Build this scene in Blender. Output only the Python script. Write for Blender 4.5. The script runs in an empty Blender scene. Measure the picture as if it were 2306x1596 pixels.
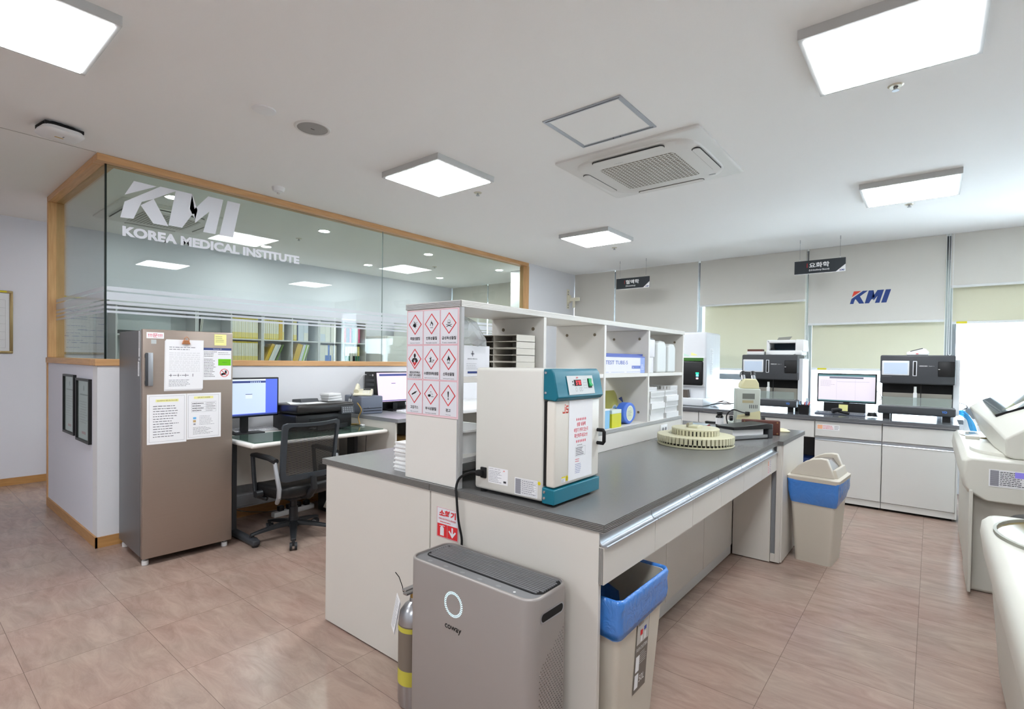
import bpy, bmesh, math, random
from mathutils import Matrix, Vector
random.seed(7)
SC = bpy.context.scene
COL = SC.collection
PI = math.pi
# ------------------------------------------------------------ camera, world, exposure
H0 = 1.42                                   # camera height
def cam_rot(y, p, r):
    Ry = Matrix(((math.cos(y), 0, math.sin(y)), (0, 1, 0), (-math.sin(y), 0, math.cos(y))))
    Rx = Matrix(((1, 0, 0), (0, math.cos(p), -math.sin(p)), (0, math.sin(p), math.cos(p))))
    Rz = Matrix(((math.cos(r), -math.sin(r), 0), (math.sin(r), math.cos(r), 0), (0, 0, 1)))
    return Rz @ Rx @ Ry
CR = cam_rot(math.radians(39.0372), math.radians(0.89117), math.radians(0.81523))
cw = lambda r: Vector((r[0], r[2], -r[1]))  # x right, y down, z forward  ->  x, y, z up
right, up, back = cw(CR[0]), -cw(CR[1]), -cw(CR[2])
cam = bpy.data.cameras.new('camera')
cam.sensor_width = 36
cam.lens = 1165.65 / 2306 * 36
cam.shift_y = (830.14 - 798) / 2306
cam.clip_start = 0.02
cam.clip_end = 300
co = bpy.data.objects.new('camera', cam)
COL.objects.link(co)
co.matrix_world = Matrix(((right.x, up.x, back.x, 0), (right.y, up.y, back.y, 0), (right.z, up.z, back.z, H0), (0, 0, 0, 1)))
SC.camera = co
w = bpy.data.worlds.new('daylight')
SC.world = w
w.use_nodes = True
bg = w.node_tree.nodes['Background']
bg.inputs[0].default_value = (0.86, 0.93, 1.0, 1)
bg.inputs[1].default_value = 5.5
SC.view_settings.view_transform = 'Standard'
SC.view_settings.look = 'None'
SC.view_settings.gamma = 1
SC.view_settings.use_curve_mapping = False
SC.view_settings.exposure = 1.66
LAMP = 11.0                                 # panel lamp emission
SPOT = 115.0                                 # downlight emission
# ------------------------------------------------------------ materials
def lin(c):
    return tuple(((v / 255) / 12.92 if v / 255 <= .04045 else ((v / 255 + .055) / 1.055) ** 2.4) for v in c)
MATS = {}
def mat(name, c, rough=.5, metal=0, noise=0, scale=30, bump=0, stretch=None, emit=0, coat=0, alpha=1, trans=0, ior=1.45, spec=.5):
    if name in MATS: return MATS[name]
    if 0 < emit < 4: emit *= .38        # screens and indicator lights against the exposure
    m = bpy.data.materials.new(name)
    m.use_nodes = True
    nt = m.node_tree
    b = nt.nodes['Principled BSDF']
    col = (*lin(c), 1)
    b.inputs['Base Color'].default_value = col
    b.inputs['Roughness'].default_value = rough
    b.inputs['Metallic'].default_value = metal
    b.inputs['Coat Weight'].default_value = coat
    b.inputs['Alpha'].default_value = alpha
    b.inputs['Transmission Weight'].default_value = trans
    b.inputs['IOR'].default_value = ior
    b.inputs['Specular IOR Level'].default_value = spec
    if emit:
        b.inputs['Emission Color'].default_value = col
        b.inputs['Emission Strength'].default_value = emit
    if noise or bump:
        tc = nt.nodes.new('ShaderNodeTexCoord')
        mp = nt.nodes.new('ShaderNodeMapping')
        nz = nt.nodes.new('ShaderNodeTexNoise')
        nz.inputs['Scale'].default_value = scale
        nz.inputs['Detail'].default_value = 4
        if stretch: mp.inputs['Scale'].default_value = stretch
        nt.links.new(tc.outputs['Object'], mp.inputs[0])
        nt.links.new(mp.outputs[0], nz.inputs['Vector'])
        if noise:
            mx = nt.nodes.new('ShaderNodeMix')
            mx.data_type = 'RGBA'
            mx.inputs[6].default_value = tuple(v * (1 - noise) for v in col[:3]) + (1,)
            mx.inputs[7].default_value = tuple(min(1, v * (1 + noise)) for v in col[:3]) + (1,)
            nt.links.new(nz.outputs['Fac'], mx.inputs[0])
            nt.links.new(mx.outputs[2], b.inputs['Base Color'])
        if bump:
            bp = nt.nodes.new('ShaderNodeBump')
            bp.inputs['Strength'].default_value = bump
            bp.inputs['Distance'].default_value = .01
            nt.links.new(nz.outputs['Fac'], bp.inputs['Height'])
            nt.links.new(bp.outputs[0], b.inputs['Normal'])
    MATS[name] = m
    return m
def glassmat(name, tint, ior=1.5, body=0, bodycol=(255, 255, 255)):
    """thin pane: clear transmission with a Fresnel reflection, plus a little milky body"""
    m = bpy.data.materials.new(name)
    m.use_nodes = True
    nt = m.node_tree
    nt.nodes.clear()
    o = nt.nodes.new('ShaderNodeOutputMaterial')
    t = nt.nodes.new('ShaderNodeBsdfTransparent')
    g = nt.nodes.new('ShaderNodeBsdfGlossy')
    g.inputs['Roughness'].default_value = 0
    lw = nt.nodes.new('ShaderNodeLayerWeight'); lw.inputs[0].default_value = .5
    pw = nt.nodes.new('ShaderNodeMath'); pw.operation = 'POWER'; pw.inputs[1].default_value = 5; nt.links.new(lw.outputs['Facing'], pw.inputs[0])
    F0 = ((ior - 1) / (ior + 1)) ** 2
    f = nt.nodes.new('ShaderNodeMath'); f.operation = 'MULTIPLY_ADD'; f.inputs[1].default_value = 1 - F0; f.inputs[2].default_value = F0; nt.links.new(pw.outputs[0], f.inputs[0])
    t.inputs[0].default_value = (*lin(tint), 1)
    mx = nt.nodes.new('ShaderNodeMixShader')
    nt.links.new(f.outputs[0], mx.inputs[0])
    if body:
        d = nt.nodes.new('ShaderNodeBsdfDiffuse')
        d.inputs[0].default_value = (*lin(bodycol), 1)
        m2 = nt.nodes.new('ShaderNodeMixShader')
        m2.inputs[0].default_value = body
        nt.links.new(t.outputs[0], m2.inputs[1])
        nt.links.new(d.outputs[0], m2.inputs[2])
        nt.links.new(m2.outputs[0], mx.inputs[1])
    else:
        nt.links.new(t.outputs[0], mx.inputs[1])
    nt.links.new(g.outputs[0], mx.inputs[2])
    nt.links.new(mx.outputs[0], o.inputs[0])
    MATS[name] = m
    return m
# ------------------------------------------------------------ mesh builder
class MB:
    def __init__(s):
        s.v, s.f, s.m, s.mats = [], [], [], []
    def mi(s, m):
        if m not in s.mats: s.mats.append(m)
        return s.mats.index(m)
    def add(s, vs, fs, m, M=None):
        o = len(s.v)
        s.v += [tuple(M @ Vector(p)) if M is not None else tuple(p) for p in vs]
        k = s.mi(m)
        for f in fs:
            s.f.append(tuple(i + o for i in f))
            s.m.append(k)
        return s
    def box(s, x0, y0, z0, x1, y1, z1, m, M=None):
        x0, x1 = sorted((x0, x1)); y0, y1 = sorted((y0, y1)); z0, z1 = sorted((z0, z1))
        vs = [(x, y, z) for z in (z0, z1) for y in (y0, y1) for x in (x0, x1)]
        return s.add(vs, [(0, 2, 3, 1), (4, 5, 7, 6), (0, 1, 5, 4), (2, 6, 7, 3), (0, 4, 6, 2), (1, 3, 7, 5)], m, M)
    def bm(s, b, m, M=None):
        b.verts.index_update()
        s.add([v.co[:] for v in b.verts], [[v.index for v in f.verts] for f in b.faces], m, M)
        b.free()
        return s
    def rbox(s, x0, y0, z0, x1, y1, z1, m, r=.01, seg=3, M=None, only=None):
        """box with rounded edges; only='z' rounds the upright edges alone"""
        b = bmesh.new()
        bmesh.ops.create_cube(b, size=1)
        for v in b.verts:
            v.co = Vector(((x0 + x1) / 2 + v.co.x * (x1 - x0), (y0 + y1) / 2 + v.co.y * (y1 - y0), (z0 + z1) / 2 + v.co.z * (z1 - z0)))
        es = list(b.edges)
        if only:
            k = 'xyz'.index(only)
            es = [e for e in es if abs((e.verts[0].co - e.verts[1].co)[k]) > 1e-6]
        bmesh.ops.bevel(b, geom=es, offset=r, segments=seg, profile=.5, affect='EDGES')
        bmesh.ops.recalc_face_normals(b, faces=b.faces)
        return s.bm(b, m, M)
    def ring(s, rings, m, M=None, cap=(1, 1), close=False):
        """skin a list of equal-length closed rings"""
        n = len(rings[0])
        vs = [p for r in rings for p in r]
        fs = []
        R = len(rings)
        for i in range(R if close else R - 1):
            for j in range(n):
                a, b2 = i * n, ((i + 1) % R) * n
                fs.append((a + j, a + (j + 1) % n, b2 + (j + 1) % n, b2 + j))
        if not close:
            if cap[0]: fs.append(tuple(reversed(range(n))))
            if cap[1]: fs.append(tuple((R - 1) * n + j for j in range(n)))
        return s.add(vs, fs, m, M)
    def cyl(s, c, r, h, m, ax='z', seg=24, r2=None, M=None, cap=(1, 1)):
        r2 = r if r2 is None else r2
        rs = []
        for k, rr in ((0, r), (h, r2)):
            ring = []
            for i in range(seg):
                a = 2 * PI * i / seg
                u, v = rr * math.cos(a), rr * math.sin(a)
                p = {'z': (u, v, k), 'x': (k, u, v), 'y': (v, k, u)}[ax]
                ring.append((c[0] + p[0], c[1] + p[1], c[2] + p[2]))
            rs.append(ring)
        return s.ring(rs, m, M, cap)
    def lathe(s, prof, c, m, seg=32, M=None, cap=(1, 1), sx=1, sy=1):
        return s.ring([[(c[0] + sx * r * math.cos(2 * PI * i / seg), c[1] + sy * r * math.sin(2 * PI * i / seg), c[2] + z) for i in range(seg)] for r, z in prof], m, M, cap)
    def tube(s, pts, r, m, seg=8, M=None, close=False):
        pts = [Vector(p) for p in pts]
        n = len(pts)
        rs = []
        pu = None
        for i, p in enumerate(pts):
            a = pts[(i - 1) % n] if (close or i) else p
            b = pts[(i + 1) % n] if (close or i < n - 1) else p
            t = (b - a).normalized()
            if pu is None:
                pu = t.orthogonal().normalized()
            else:
                pu = (pu - t * pu.dot(t))
                pu = pu.normalized() if pu.length > 1e-6 else t.orthogonal().normalized()
            q = t.cross(pu)
            rr = r[i] if isinstance(r, (list, tuple)) else r
            rs.append([p + (pu * math.cos(2 * PI * k / seg) + q * math.sin(2 * PI * k / seg)) * rr for k in range(seg)])
        return s.ring(rs, m, M, close=close)
    def prism(s, poly, a, b, m, ax='y', M=None):
        """extrude a 2-d outline along an axis: ax x: poly=(y,z); y: (x,z); z: (x,y)"""
        def P(p, k): return {'x': (k, p[0], p[1]), 'y': (p[0], k, p[1]), 'z': (p[0], p[1], k)}[ax]
        n = len(poly)
        area = sum(poly[i][0] * poly[(i + 1) % n][1] - poly[(i + 1) % n][0] * poly[i][1] for i in range(n))
        if (area < 0) != (ax == 'y'): poly = poly[::-1]
        lo, hi = sorted((a, b))
        return s.ring([[P(p, lo) for p in poly], [P(p, hi) for p in poly]], m, M)
    def build(s, name, parent=None, loc=(0, 0, 0), rot=(0, 0, 0), bevel=0, seg=2, smooth=35, sub=0, **tg):
        me = bpy.data.meshes.new(name)
        me.from_pydata(s.v, [], s.f)
        for m in s.mats: me.materials.append(m)
        me.polygons.foreach_set('material_index', s.m)
        if smooth:
            me.polygons.foreach_set('use_smooth', [True] * len(me.polygons))
            me.set_sharp_from_angle(angle=math.radians(smooth))
        me.update()
        o = bpy.data.objects.new(name, me)
        COL.objects.link(o)
        o.location = loc
        o.rotation_euler = rot
        if parent is not None: o.parent = parent
        if bevel:
            md = o.modifiers.new('edge', 'BEVEL')
            md.width = bevel; md.segments = seg; md.limit_method = 'ANGLE'; md.angle_limit = math.radians(40)
            md.harden_normals = False
        if sub:
            md = o.modifiers.new('sub', 'SUBSURF'); md.levels = sub; md.render_levels = sub
        tag(o, **tg)
        return o
def tag(o, label=None, cat=None, group=None, kind=None):
    if label: o['label'] = label
    if cat: o['category'] = cat
    if group: o['group'] = group
    if kind: o['kind'] = kind
    return o
def thing(name, loc, label, cat, rz=0, group=None):
    o = bpy.data.objects.new(name, None)
    COL.objects.link(o)
    o.empty_display_size = .05
    o.location = loc
    o.rotation_euler = (0, 0, rz)
    return tag(o, label, cat, group)
def kids(o): return [c for c in COL.objects if c.parent == o]
def dup(o, loc=None, rz=None, label=None, parent=None):
    """copy a thing together with its parts and sub-parts"""
    c = o.copy()
    COL.objects.link(c)
    if parent is not None: c.parent = parent
    if loc is not None: c.location = loc
    if rz is not None: c.rotation_euler = (0, 0, rz)
    if label: c['label'] = label
    for k in kids(o): dup(k, parent=c)
    return c
# text to mesh ------------------------------------------------
TXT = {}
def text_geo(st, bold=0.0, shear=0.0):
    key = (st, bold, shear)
    if key not in TXT:
        cu = bpy.data.curves.new('t', 'FONT')
        cu.body = st
        cu.offset = bold
        cu.shear = shear
        cu.resolution_u = 3
        cu.fill_mode = 'FRONT'
        ob = bpy.data.objects.new('t', cu)
        COL.objects.link(ob)
        bpy.context.view_layer.update()
        dg = bpy.context.evaluated_depsgraph_get()
        me = bpy.data.meshes.new_from_object(ob.evaluated_get(dg))
        vs = [v.co.copy() for v in me.vertices]
        fs = [tuple(p.vertices) for p in me.polygons]
        bpy.data.objects.remove(ob)
        bpy.data.meshes.remove(me)
        bpy.data.curves.remove(cu)
        if vs:
            x0, x1 = min(v.x for v in vs), max(v.x for v in vs)
            y0, y1 = min(v.y for v in vs), max(v.y for v in vs)
        else: x0 = y0 = 0; x1 = y1 = 1
        TXT[key] = ([((v.x - x0), (v.y - y0)) for v in vs], fs, x1 - x0, y1 - y0)
    return TXT[key]
class Decal:
    """flat printing on a surface: u to the right, v up, in metres from an origin"""
    def __init__(s, mb, o, u, v, step=.0004):
        s.mb, s.o, s.u, s.v = mb, Vector(o), Vector(u).normalized(), Vector(v).normalized()
        s.n = s.u.cross(s.v)
        s.step = step
    def P(s, a, b, l): return s.o + s.u * a + s.v * b + s.n * (l * s.step)
    def poly(s, pts, m, l=1):
        n = len(pts)
        if sum(pts[i][0] * pts[(i + 1) % n][1] - pts[(i + 1) % n][0] * pts[i][1] for i in range(n)) < 0: pts = pts[::-1]
        s.mb.add([s.P(a, b, l) for a, b in pts], [tuple(range(n))], m)
        return s
    def rect(s, a0, b0, a1, b1, m, l=1): return s.poly([(a0, b0), (a1, b0), (a1, b1), (a0, b1)], m, l)
    def frame(s, a0, b0, a1, b1, t, m, l=1):
        s.rect(a0, b0, a1, b0 + t, m, l); s.rect(a0, b1 - t, a1, b1, m, l)
        s.rect(a0, b0 + t, a0 + t, b1 - t, m, l); s.rect(a1 - t, b0 + t, a1, b1 - t, m, l)
        return s
    def line(s, a, b, t, m, l=1):
        d = Vector((b[0] - a[0], b[1] - a[1])).normalized() * (t / 2)
        return s.poly([(a[0] + d.y, a[1] - d.x), (b[0] + d.y, b[1] - d.x), (b[0] - d.y, b[1] + d.x), (a[0] - d.y, a[1] + d.x)], m, l)
    def disc(s, a, b, r, m, l=1, seg=20, ry=None):
        ry = r if ry is None else ry
        return s.poly([(a + r * math.cos(2 * PI * i / seg), b + ry * math.sin(2 * PI * i / seg)) for i in range(seg)], m, l)
    def loop(s, pts, t, m, l=1):
        """closed outline of width t (mitred inwards)"""
        n = len(pts)
        cx, cy = sum(p[0] for p in pts) / n, sum(p[1] for p in pts) / n
        R = sum(math.hypot(p[0] - cx, p[1] - cy) for p in pts) / n
        k = 1 - t / R
        inn = [(cx + (p[0] - cx) * k, cy + (p[1] - cy) * k) for p in pts]
        vs = [s.P(a, b, l) for a, b in pts] + [s.P(a, b, l) for a, b in inn]
        s.mb.add(vs, [(i, (i + 1) % n, n + (i + 1) % n, n + i) for i in range(n)], m)
        return s
    def text(s, st, a, b, h, m, l=1, w=None, bold=0, shear=0, align='l'):
        """text with glyph height h; w squeezes or stretches it to a width"""
        vs, fs, tw, th = text_geo(st, bold, shear)
        k = h / th
        kx = k if w is None else w / tw
        off = {'l': 0, 'c': -tw * kx / 2, 'r': -tw * kx}[align]
        s.mb.add([s.P(a + off + x * kx, b + y * k, l) for x, y in vs], fs, m)
        return s
    def lines(s, a0, b0, a1, b1, n, m, l=1, t=.35, ragged=True, rnd=None):
        """rows of print too small to read"""
        rnd = rnd or random
        for i in range(n):
            y = b1 - (i + .5) * (b1 - b0) / n
            hh = (b1 - b0) / n * t / 2
            x = a0
            end = a1 - (rnd.random() * .35 * (a1 - a0) if ragged else 0)
            while x < end:
                wl = (a1 - a0) * (.04 + .12 * rnd.random())
                s.rect(x, y - hh, min(x + wl, end), y + hh, m, l)
                x += wl + (a1 - a0) * .025
        return s
# ============================================================ THE ROOM
def floor_material():
    m = bpy.data.materials.new('vinyl_tile'); m.use_nodes = True
    nt = m.node_tree; N = nt.nodes.new; L = nt.links.new
    b = nt.nodes['Principled BSDF']
    tc = N('ShaderNodeTexCoord'); sp = N('ShaderNodeSeparateXYZ'); L(tc.outputs['Object'], sp.inputs[0])
    def seam(out, origin, pitch):
        a = N('ShaderNodeMath'); a.operation = 'SUBTRACT'; a.inputs[1].default_value = origin; L(out, a.inputs[0])
        p = N('ShaderNodeMath'); p.operation = 'PINGPONG'; p.inputs[1].default_value = pitch / 2; L(a.outputs[0], p.inputs[0])
        c = N('ShaderNodeMath'); c.operation = 'LESS_THAN'; c.inputs[1].default_value = .0011; L(p.outputs[0], c.inputs[0])
        f = N('ShaderNodeMath'); f.operation = 'DIVIDE'; f.inputs[1].default_value = pitch; L(a.outputs[0], f.inputs[0])
        g = N('ShaderNodeMath'); g.operation = 'FLOOR'; L(f.outputs[0], g.inputs[0])
        return c, g
    cx_, ix = seam(sp.outputs[0], -0.03, .5135)
    cy_, iy = seam(sp.outputs[1], .888, .472)
    mxs = N('ShaderNodeMath'); mxs.operation = 'MAXIMUM'; L(cx_.outputs[0], mxs.inputs[0]); L(cy_.outputs[0], mxs.inputs[1])
    cmb = N('ShaderNodeCombineXYZ'); L(ix.outputs[0], cmb.inputs[0]); L(iy.outputs[0], cmb.inputs[1])
    wn = N('ShaderNodeTexWhiteNoise'); wn.noise_dimensions = '3D'; L(cmb.outputs[0], wn.inputs[0])
    mp = N('ShaderNodeMapping'); mp.inputs['Scale'].default_value = (1.3, 4.5, 1); L(tc.outputs['Object'], mp.inputs[0])
    ad = N('ShaderNodeVectorMath'); ad.operation = 'MULTIPLY_ADD'; ad.inputs[1].default_value = (7, 7, 7)
    L(wn.outputs['Color'], ad.inputs[0]); L(mp.outputs[0], ad.inputs[2])
    n1 = N('ShaderNodeTexNoise'); n1.inputs['Scale'].default_value = 3.0; n1.inputs['Detail'].default_value = 10; n1.inputs['Roughness'].default_value = .68; n1.inputs['Distortion'].default_value = .7
    L(ad.outputs[0], n1.inputs['Vector'])
    n2 = N('ShaderNodeTexNoise'); n2.inputs['Scale'].default_value = 2.2; n2.inputs['Detail'].default_value = 3; L(tc.outputs['Object'], n2.inputs['Vector'])
    r1 = N('ShaderNodeValToRGB'); e = r1.color_ramp
    e.elements[0].position = .33; e.elements[0].color = (*lin((130, 107, 97)), 1)
    e.elements[1].position = .68; e.elements[1].color = (*lin((178, 154, 140)), 1)
    L(n1.outputs['Fac'], r1.inputs[0])
    r2 = N('ShaderNodeValToRGB'); e = r2.color_ramp
    e.elements[0].position = .35; e.elements[0].color = (*lin((162, 132, 119)), 1)
    e.elements[1].position = .65; e.elements[1].color = (*lin((164, 146, 132)), 1)
    L(n2.outputs['Fac'], r2.inputs[0])
    mA = N('ShaderNodeMix'); mA.data_type = 'RGBA'; mA.inputs[0].default_value = .45
    L(r1.outputs[0], mA.inputs[6]); L(r2.outputs[0], mA.inputs[7])
    mB = N('ShaderNodeMix'); mB.data_type = 'RGBA'; mB.inputs[7].default_value = (*lin((92, 74, 64)), 1)
    mq = N('ShaderNodeMath'); mq.operation = 'MULTIPLY'; mq.inputs[1].default_value = .75; L(mxs.outputs[0], mq.inputs[0])
    L(mq.outputs[0], mB.inputs[0]); L(mA.outputs[2], mB.inputs[6]); L(mB.outputs[2], b.inputs['Base Color'])
    b.inputs['Roughness'].default_value = .24
    b.inputs['Specular IOR Level'].default_value = .42
    bp = N('ShaderNodeBump'); bp.inputs['Strength'].default_value = .1; bp.inputs['Distance'].default_value = .002
    L(n1.outputs['Fac'], bp.inputs['Height']); L(bp.outputs[0], b.inputs['Normal'])
    return m
def wood_material(name='beech', c1=(196, 150, 100), c2=(222, 178, 128), st=(1, 1, 14)):
    m = mat(name, c1, .42)
    nt = m.node_tree; N = nt.nodes.new; L = nt.links.new; b = nt.nodes['Principled BSDF']
    tc = N('ShaderNodeTexCoord'); mp = N('ShaderNodeMapping'); mp.inputs['Scale'].default_value = st
    nz = N('ShaderNodeTexNoise'); nz.inputs['Scale'].default_value = 4; nz.inputs['Detail'].default_value = 6
    r = N('ShaderNodeValToRGB'); r.color_ramp.elements[0].position = .3; r.color_ramp.elements[1].position = .7
    r.color_ramp.elements[0].color = (*lin(c1), 1); r.color_ramp.elements[1].color = (*lin(c2), 1)
    L(tc.outputs['Object'], mp.inputs[0]); L(mp.outputs[0], nz.inputs['Vector']); L(nz.outputs['Fac'], r.inputs[0]); L(r.outputs[0], b.inputs['Base Color'])
    return m
M_floor = floor_material()
M_ceil = mat('ceiling_paint', (243, 242, 240), .85, bump=.05, scale=220)
M_wall = mat('lilac_wallpaper', (226, 227, 237), .8, bump=.05, scale=160)
M_wall2 = mat('pale_wallpaper', (228, 228, 231), .8, bump=.05, scale=160)
M_beech = wood_material('beech', (200, 152, 102), (220, 174, 124), (14, 14, 1.2))
M_beechh = wood_material('beech_rail', (200, 152, 102), (220, 174, 124), (14, 1.0, 14))
M_beechx = wood_material('beech_rail_x', (200, 152, 102), (220, 174, 124), (1.0, 14, 14))
M_skirt = wood_material('skirting_wood', (178, 130, 78), (196, 148, 92), (1.5, 1.5, 14))
M_glass = glassmat('partition_glass', (236, 244, 241), 1.52)
M_edge = mat('glass_edge', (14, 30, 26), .2)
M_frost = glassmat('frosted_film', (252, 252, 252), 1.3, .62, (226, 230, 236))
M_vinyl = mat('white_vinyl_letters', (226, 228, 234), .6)
M_white = mat('white_plastic', (232, 232, 232), .4)
M_offw = mat('off_white_laminate', (214, 210, 202), .42)
M_offw2 = mat('pale_grey_laminate', (212, 211, 208), .42)
M_black = mat('black_plastic', (22, 22, 24), .38)
M_blackm = mat('matt_black', (14, 14, 15), .7)
M_dgrey = mat('dark_grey_plastic', (62, 64, 68), .42)
M_grey = mat('grey_plastic', (128, 130, 134), .45)
M_steel = mat('brushed_steel', (176, 178, 182), .3, 1)
M_chrome = mat('chrome', (200, 200, 204), .12, 1)
M_alu = mat('satin_aluminium', (186, 190, 196), .34, .9)
M_paper = mat('paper', (238, 238, 240), .8)
M_ink = mat('ink', (60, 60, 66), .8)
M_inkl = mat('grey_print', (150, 150, 158), .8)
M_red = mat('red_print', (214, 42, 48), .7)
M_blue = mat('blue_print', (70, 86, 170), .7)
X0, X1, Y0, Y1, ZC = -7.7, 2.6, -3.2, 7.62, 2.89
S = dict(kind='structure')
MB().box(X0 - .2, Y0 - .2, -.1, X1 + .2, Y1 + .5, 0, M_floor).build('floor', smooth=0, **S)
MB().box(X0 - .2, Y0 - .2, ZC, X1 + .2, Y1 + .25, ZC + .15, M_ceil).build('ceiling', smooth=0, **S)
MB().box(X0 - .15, Y0, 0, X0, Y1, ZC, M_wall).build('wall_left', smooth=0, **S)
MB().box(X1, Y0, 0, X1 + .15, Y1, ZC, M_wall2).build('wall_right', smooth=0, **S)
MB().box(X0, Y0 - .15, 0, X1, Y0, ZC, M_wall2).build('wall_front', smooth=0, **S)
# back wall: parapet, head and grey posts between the windows
M_wframe = mat('window_frame_grey', (112, 116, 122), .5)
MB().box(X0, Y1, 0, X1, Y1 + .2, .78, M_wall2).box(X0, Y1, 2.62, X1, Y1 + .2, ZC, M_wframe).build('wall_back', smooth=0, **S)
WP = [-7.7, -4.8, -4.07, -2.70, -1.29, .128, 1.55, 2.6]
for i in range(1, len(WP)):
    f = MB()
    a, b_ = WP[i - 1], WP[i]
    f.box(a, Y1 + .02, .78, a + .075, Y1 + .16, 2.62, M_wframe).box(b_ - .075, Y1 + .02, .78, b_, Y1 + .16, 2.62, M_wframe)
    f.box(a + .035, Y1 + .02, .78, b_ - .035, Y1 + .16, .83, M_wframe).box(a + .035, Y1 + .02, 2.57, b_ - .035, Y1 + .16, 2.62, M_wframe)
    f.box(a + .035, Y1 + .03, 1.20, b_ - .035, Y1 + .13, 1.28, M_wframe) if i in (3, 4) else None
    w_ = f.build('window_%d' % (i + 3), smooth=0, **S)
    MB().box(a + .035, Y1 + .08, .83, b_ - .035, Y1 + .092, 2.57, MATS.get('window_glass') or glassmat('window_glass', (240, 246, 248), 1.5)).build('pane', w_, smooth=0)
# short lilac wall closing the glass room beside the window wall
XP = -4.74
MB().box(XP - .12, 6.21, 0, XP, Y1, ZC, M_wall2).build('wall_end', smooth=0, **S)
# low wall under the partition glass
MB().box(XP - .12, 1.03, 0, XP, 6.21, 1.34, M_wall2).build('wall_partition', smooth=0, **S)
MB().box(-6.46, 1.03, 0, XP - .12, 1.15, 1.34, M_wall).build('wall_side', smooth=0, **S)
def profile_rail(x0, y0, z0, x1, y1, z1, m, name, **k): return MB().box(x0, y0, z0, x1, y1, z1, m).build(name, bevel=.004, **k)
profile_rail(XP - .135, 1.015, 1.34, XP + .015, 6.21, 1.39, M_beechh, 'trim_1', **S)
profile_rail(-6.46, 1.015, 1.34, XP - .135, 1.165, 1.39, M_beechx, 'trim_2', **S)
profile_rail(XP - .125, 1.025, 2.84, XP + .005, 6.21, ZC, M_beechh, 'trim_3', **S)
profile_rail(-6.46, 1.025, 2.84, XP - .125, 1.155, ZC, M_beechx, 'trim_4', **S)
profile_rail(XP - .125, 6.155, 1.39, XP + .008, 6.215, 2.84, M_beech, 'trim_5', **S)
profile_rail(-6.465, 1.025, 1.39, -6.41, 1.155, 2.84, M_beech, 'trim_6', **S)
profile_rail(-6.475, 1.022, 0, -6.43, 1.158, 1.34, M_beech, 'trim_7', **S)
# baseboards
MB().box(XP, 1.018, 0, XP + .012, 6.0, .078, M_skirt).build('baseboard_partition', **S)
MB().box(-6.43, 1.018, 0, XP + .012, 1.03, .078, M_skirt).build('baseboard_side', **S)
MB().box(X0, Y0, 0, X0 + .012, Y1, .078, M_skirt).build('baseboard_left', **S)
MB().box(X1 - .012, Y0, 0, X1, Y1, .078, M_skirt).build('baseboard_right', **S)
# partition glass: two panes along the room, one on the end
def pane(name, a, b, along):
    e = MB()
    t = .006
    if along == 'y':
        e.box(XP - .06 - t, a, 1.39, XP - .06 + t, b, 2.84, M_glass)
    else:
        e.box(a, 1.09 - t, 1.39, b, 1.09 + t, 2.84, M_glass)
    return e.build(name, smooth=0, **S)
w1 = pane('window_1', 1.096, 3.588, 'y')
w2 = pane('window_2', 3.594, 6.155, 'y')
w3 = pane('window_3', -6.41, XP - .0662, 'x')
MB().box(XP - .0665, 1.0835, 1.39, XP - .0535, 1.0955, 2.84, M_edge).build('glass_corner', w1, smooth=0)
MB().box(XP - .0655, 3.5885, 1.39, XP - .0545, 3.5935, 2.84, mat('seam_grey', (150, 160, 160), .4)).build('silicone_joint', w2, smooth=0)
# frosted stripes and the lettering on the glass
def stripes(parent, u0, u1, along):
    e = MB()
    for z0, z1 in ((1.905, 1.935), (1.835, 1.893), (1.802, 1.824), (1.769, 1.788), (1.737, 1.754)):
        if along == 'y': e.box(XP - .0535, u0, z0, XP - .0531, u1, z1, M_frost)
        else: e.box(u0, 1.0826, z0, u1, 1.083, z1, M_frost)
    e.build('frosted_stripes', parent, smooth=0)
stripes(w1, 1.097, 3.588, 'y'); stripes(w2, 3.594, 6.155, 'y'); stripes(w3, -6.41, -4.806, 'x')
e = MB()
D = Decal(e, (XP - .0533, 0, 0), (0, 1, 0), (0, 0, 1))
def kmi(D, x0, y0, w, h, mk, mr, l=1):
    """the three letters of the logo; unit drawing 100 x 32, slanted"""
    def q(pts, m): D.poly([(x0 + a / 100 * w, y0 + b / 32 * h) for a, b in pts], m, l)
    q([(10, 31.5), (29, 31.5), (5.3, 16.6)], mr)                       # red wedge of the K
    q([(32, 31.5), (44, 31.5), (23.5, 16.5), (11.5, 10.8), (7.5, 0), (0, 0), (4.2, 13.2)], mk)
    q([(23.5, 16.5), (14, 10.2), (24, 0), (36, 0)], mk)
    q([(44, 31.5), (57, 31.5), (59, 14), (53, 17), (46.5, 0), (36, 0)], mk)
    q([(57, 31.5), (61, 20), (60, 7), (51.5, 7)], mk)
    q([(61, 20), (70, 31.5), (82, 31.5), (72, 0), (62, 0), (68, 19), (60, 7)], mk)
    q([(87, 31.5), (100, 31.5), (90, 0), (77, 0)], mk)
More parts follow.
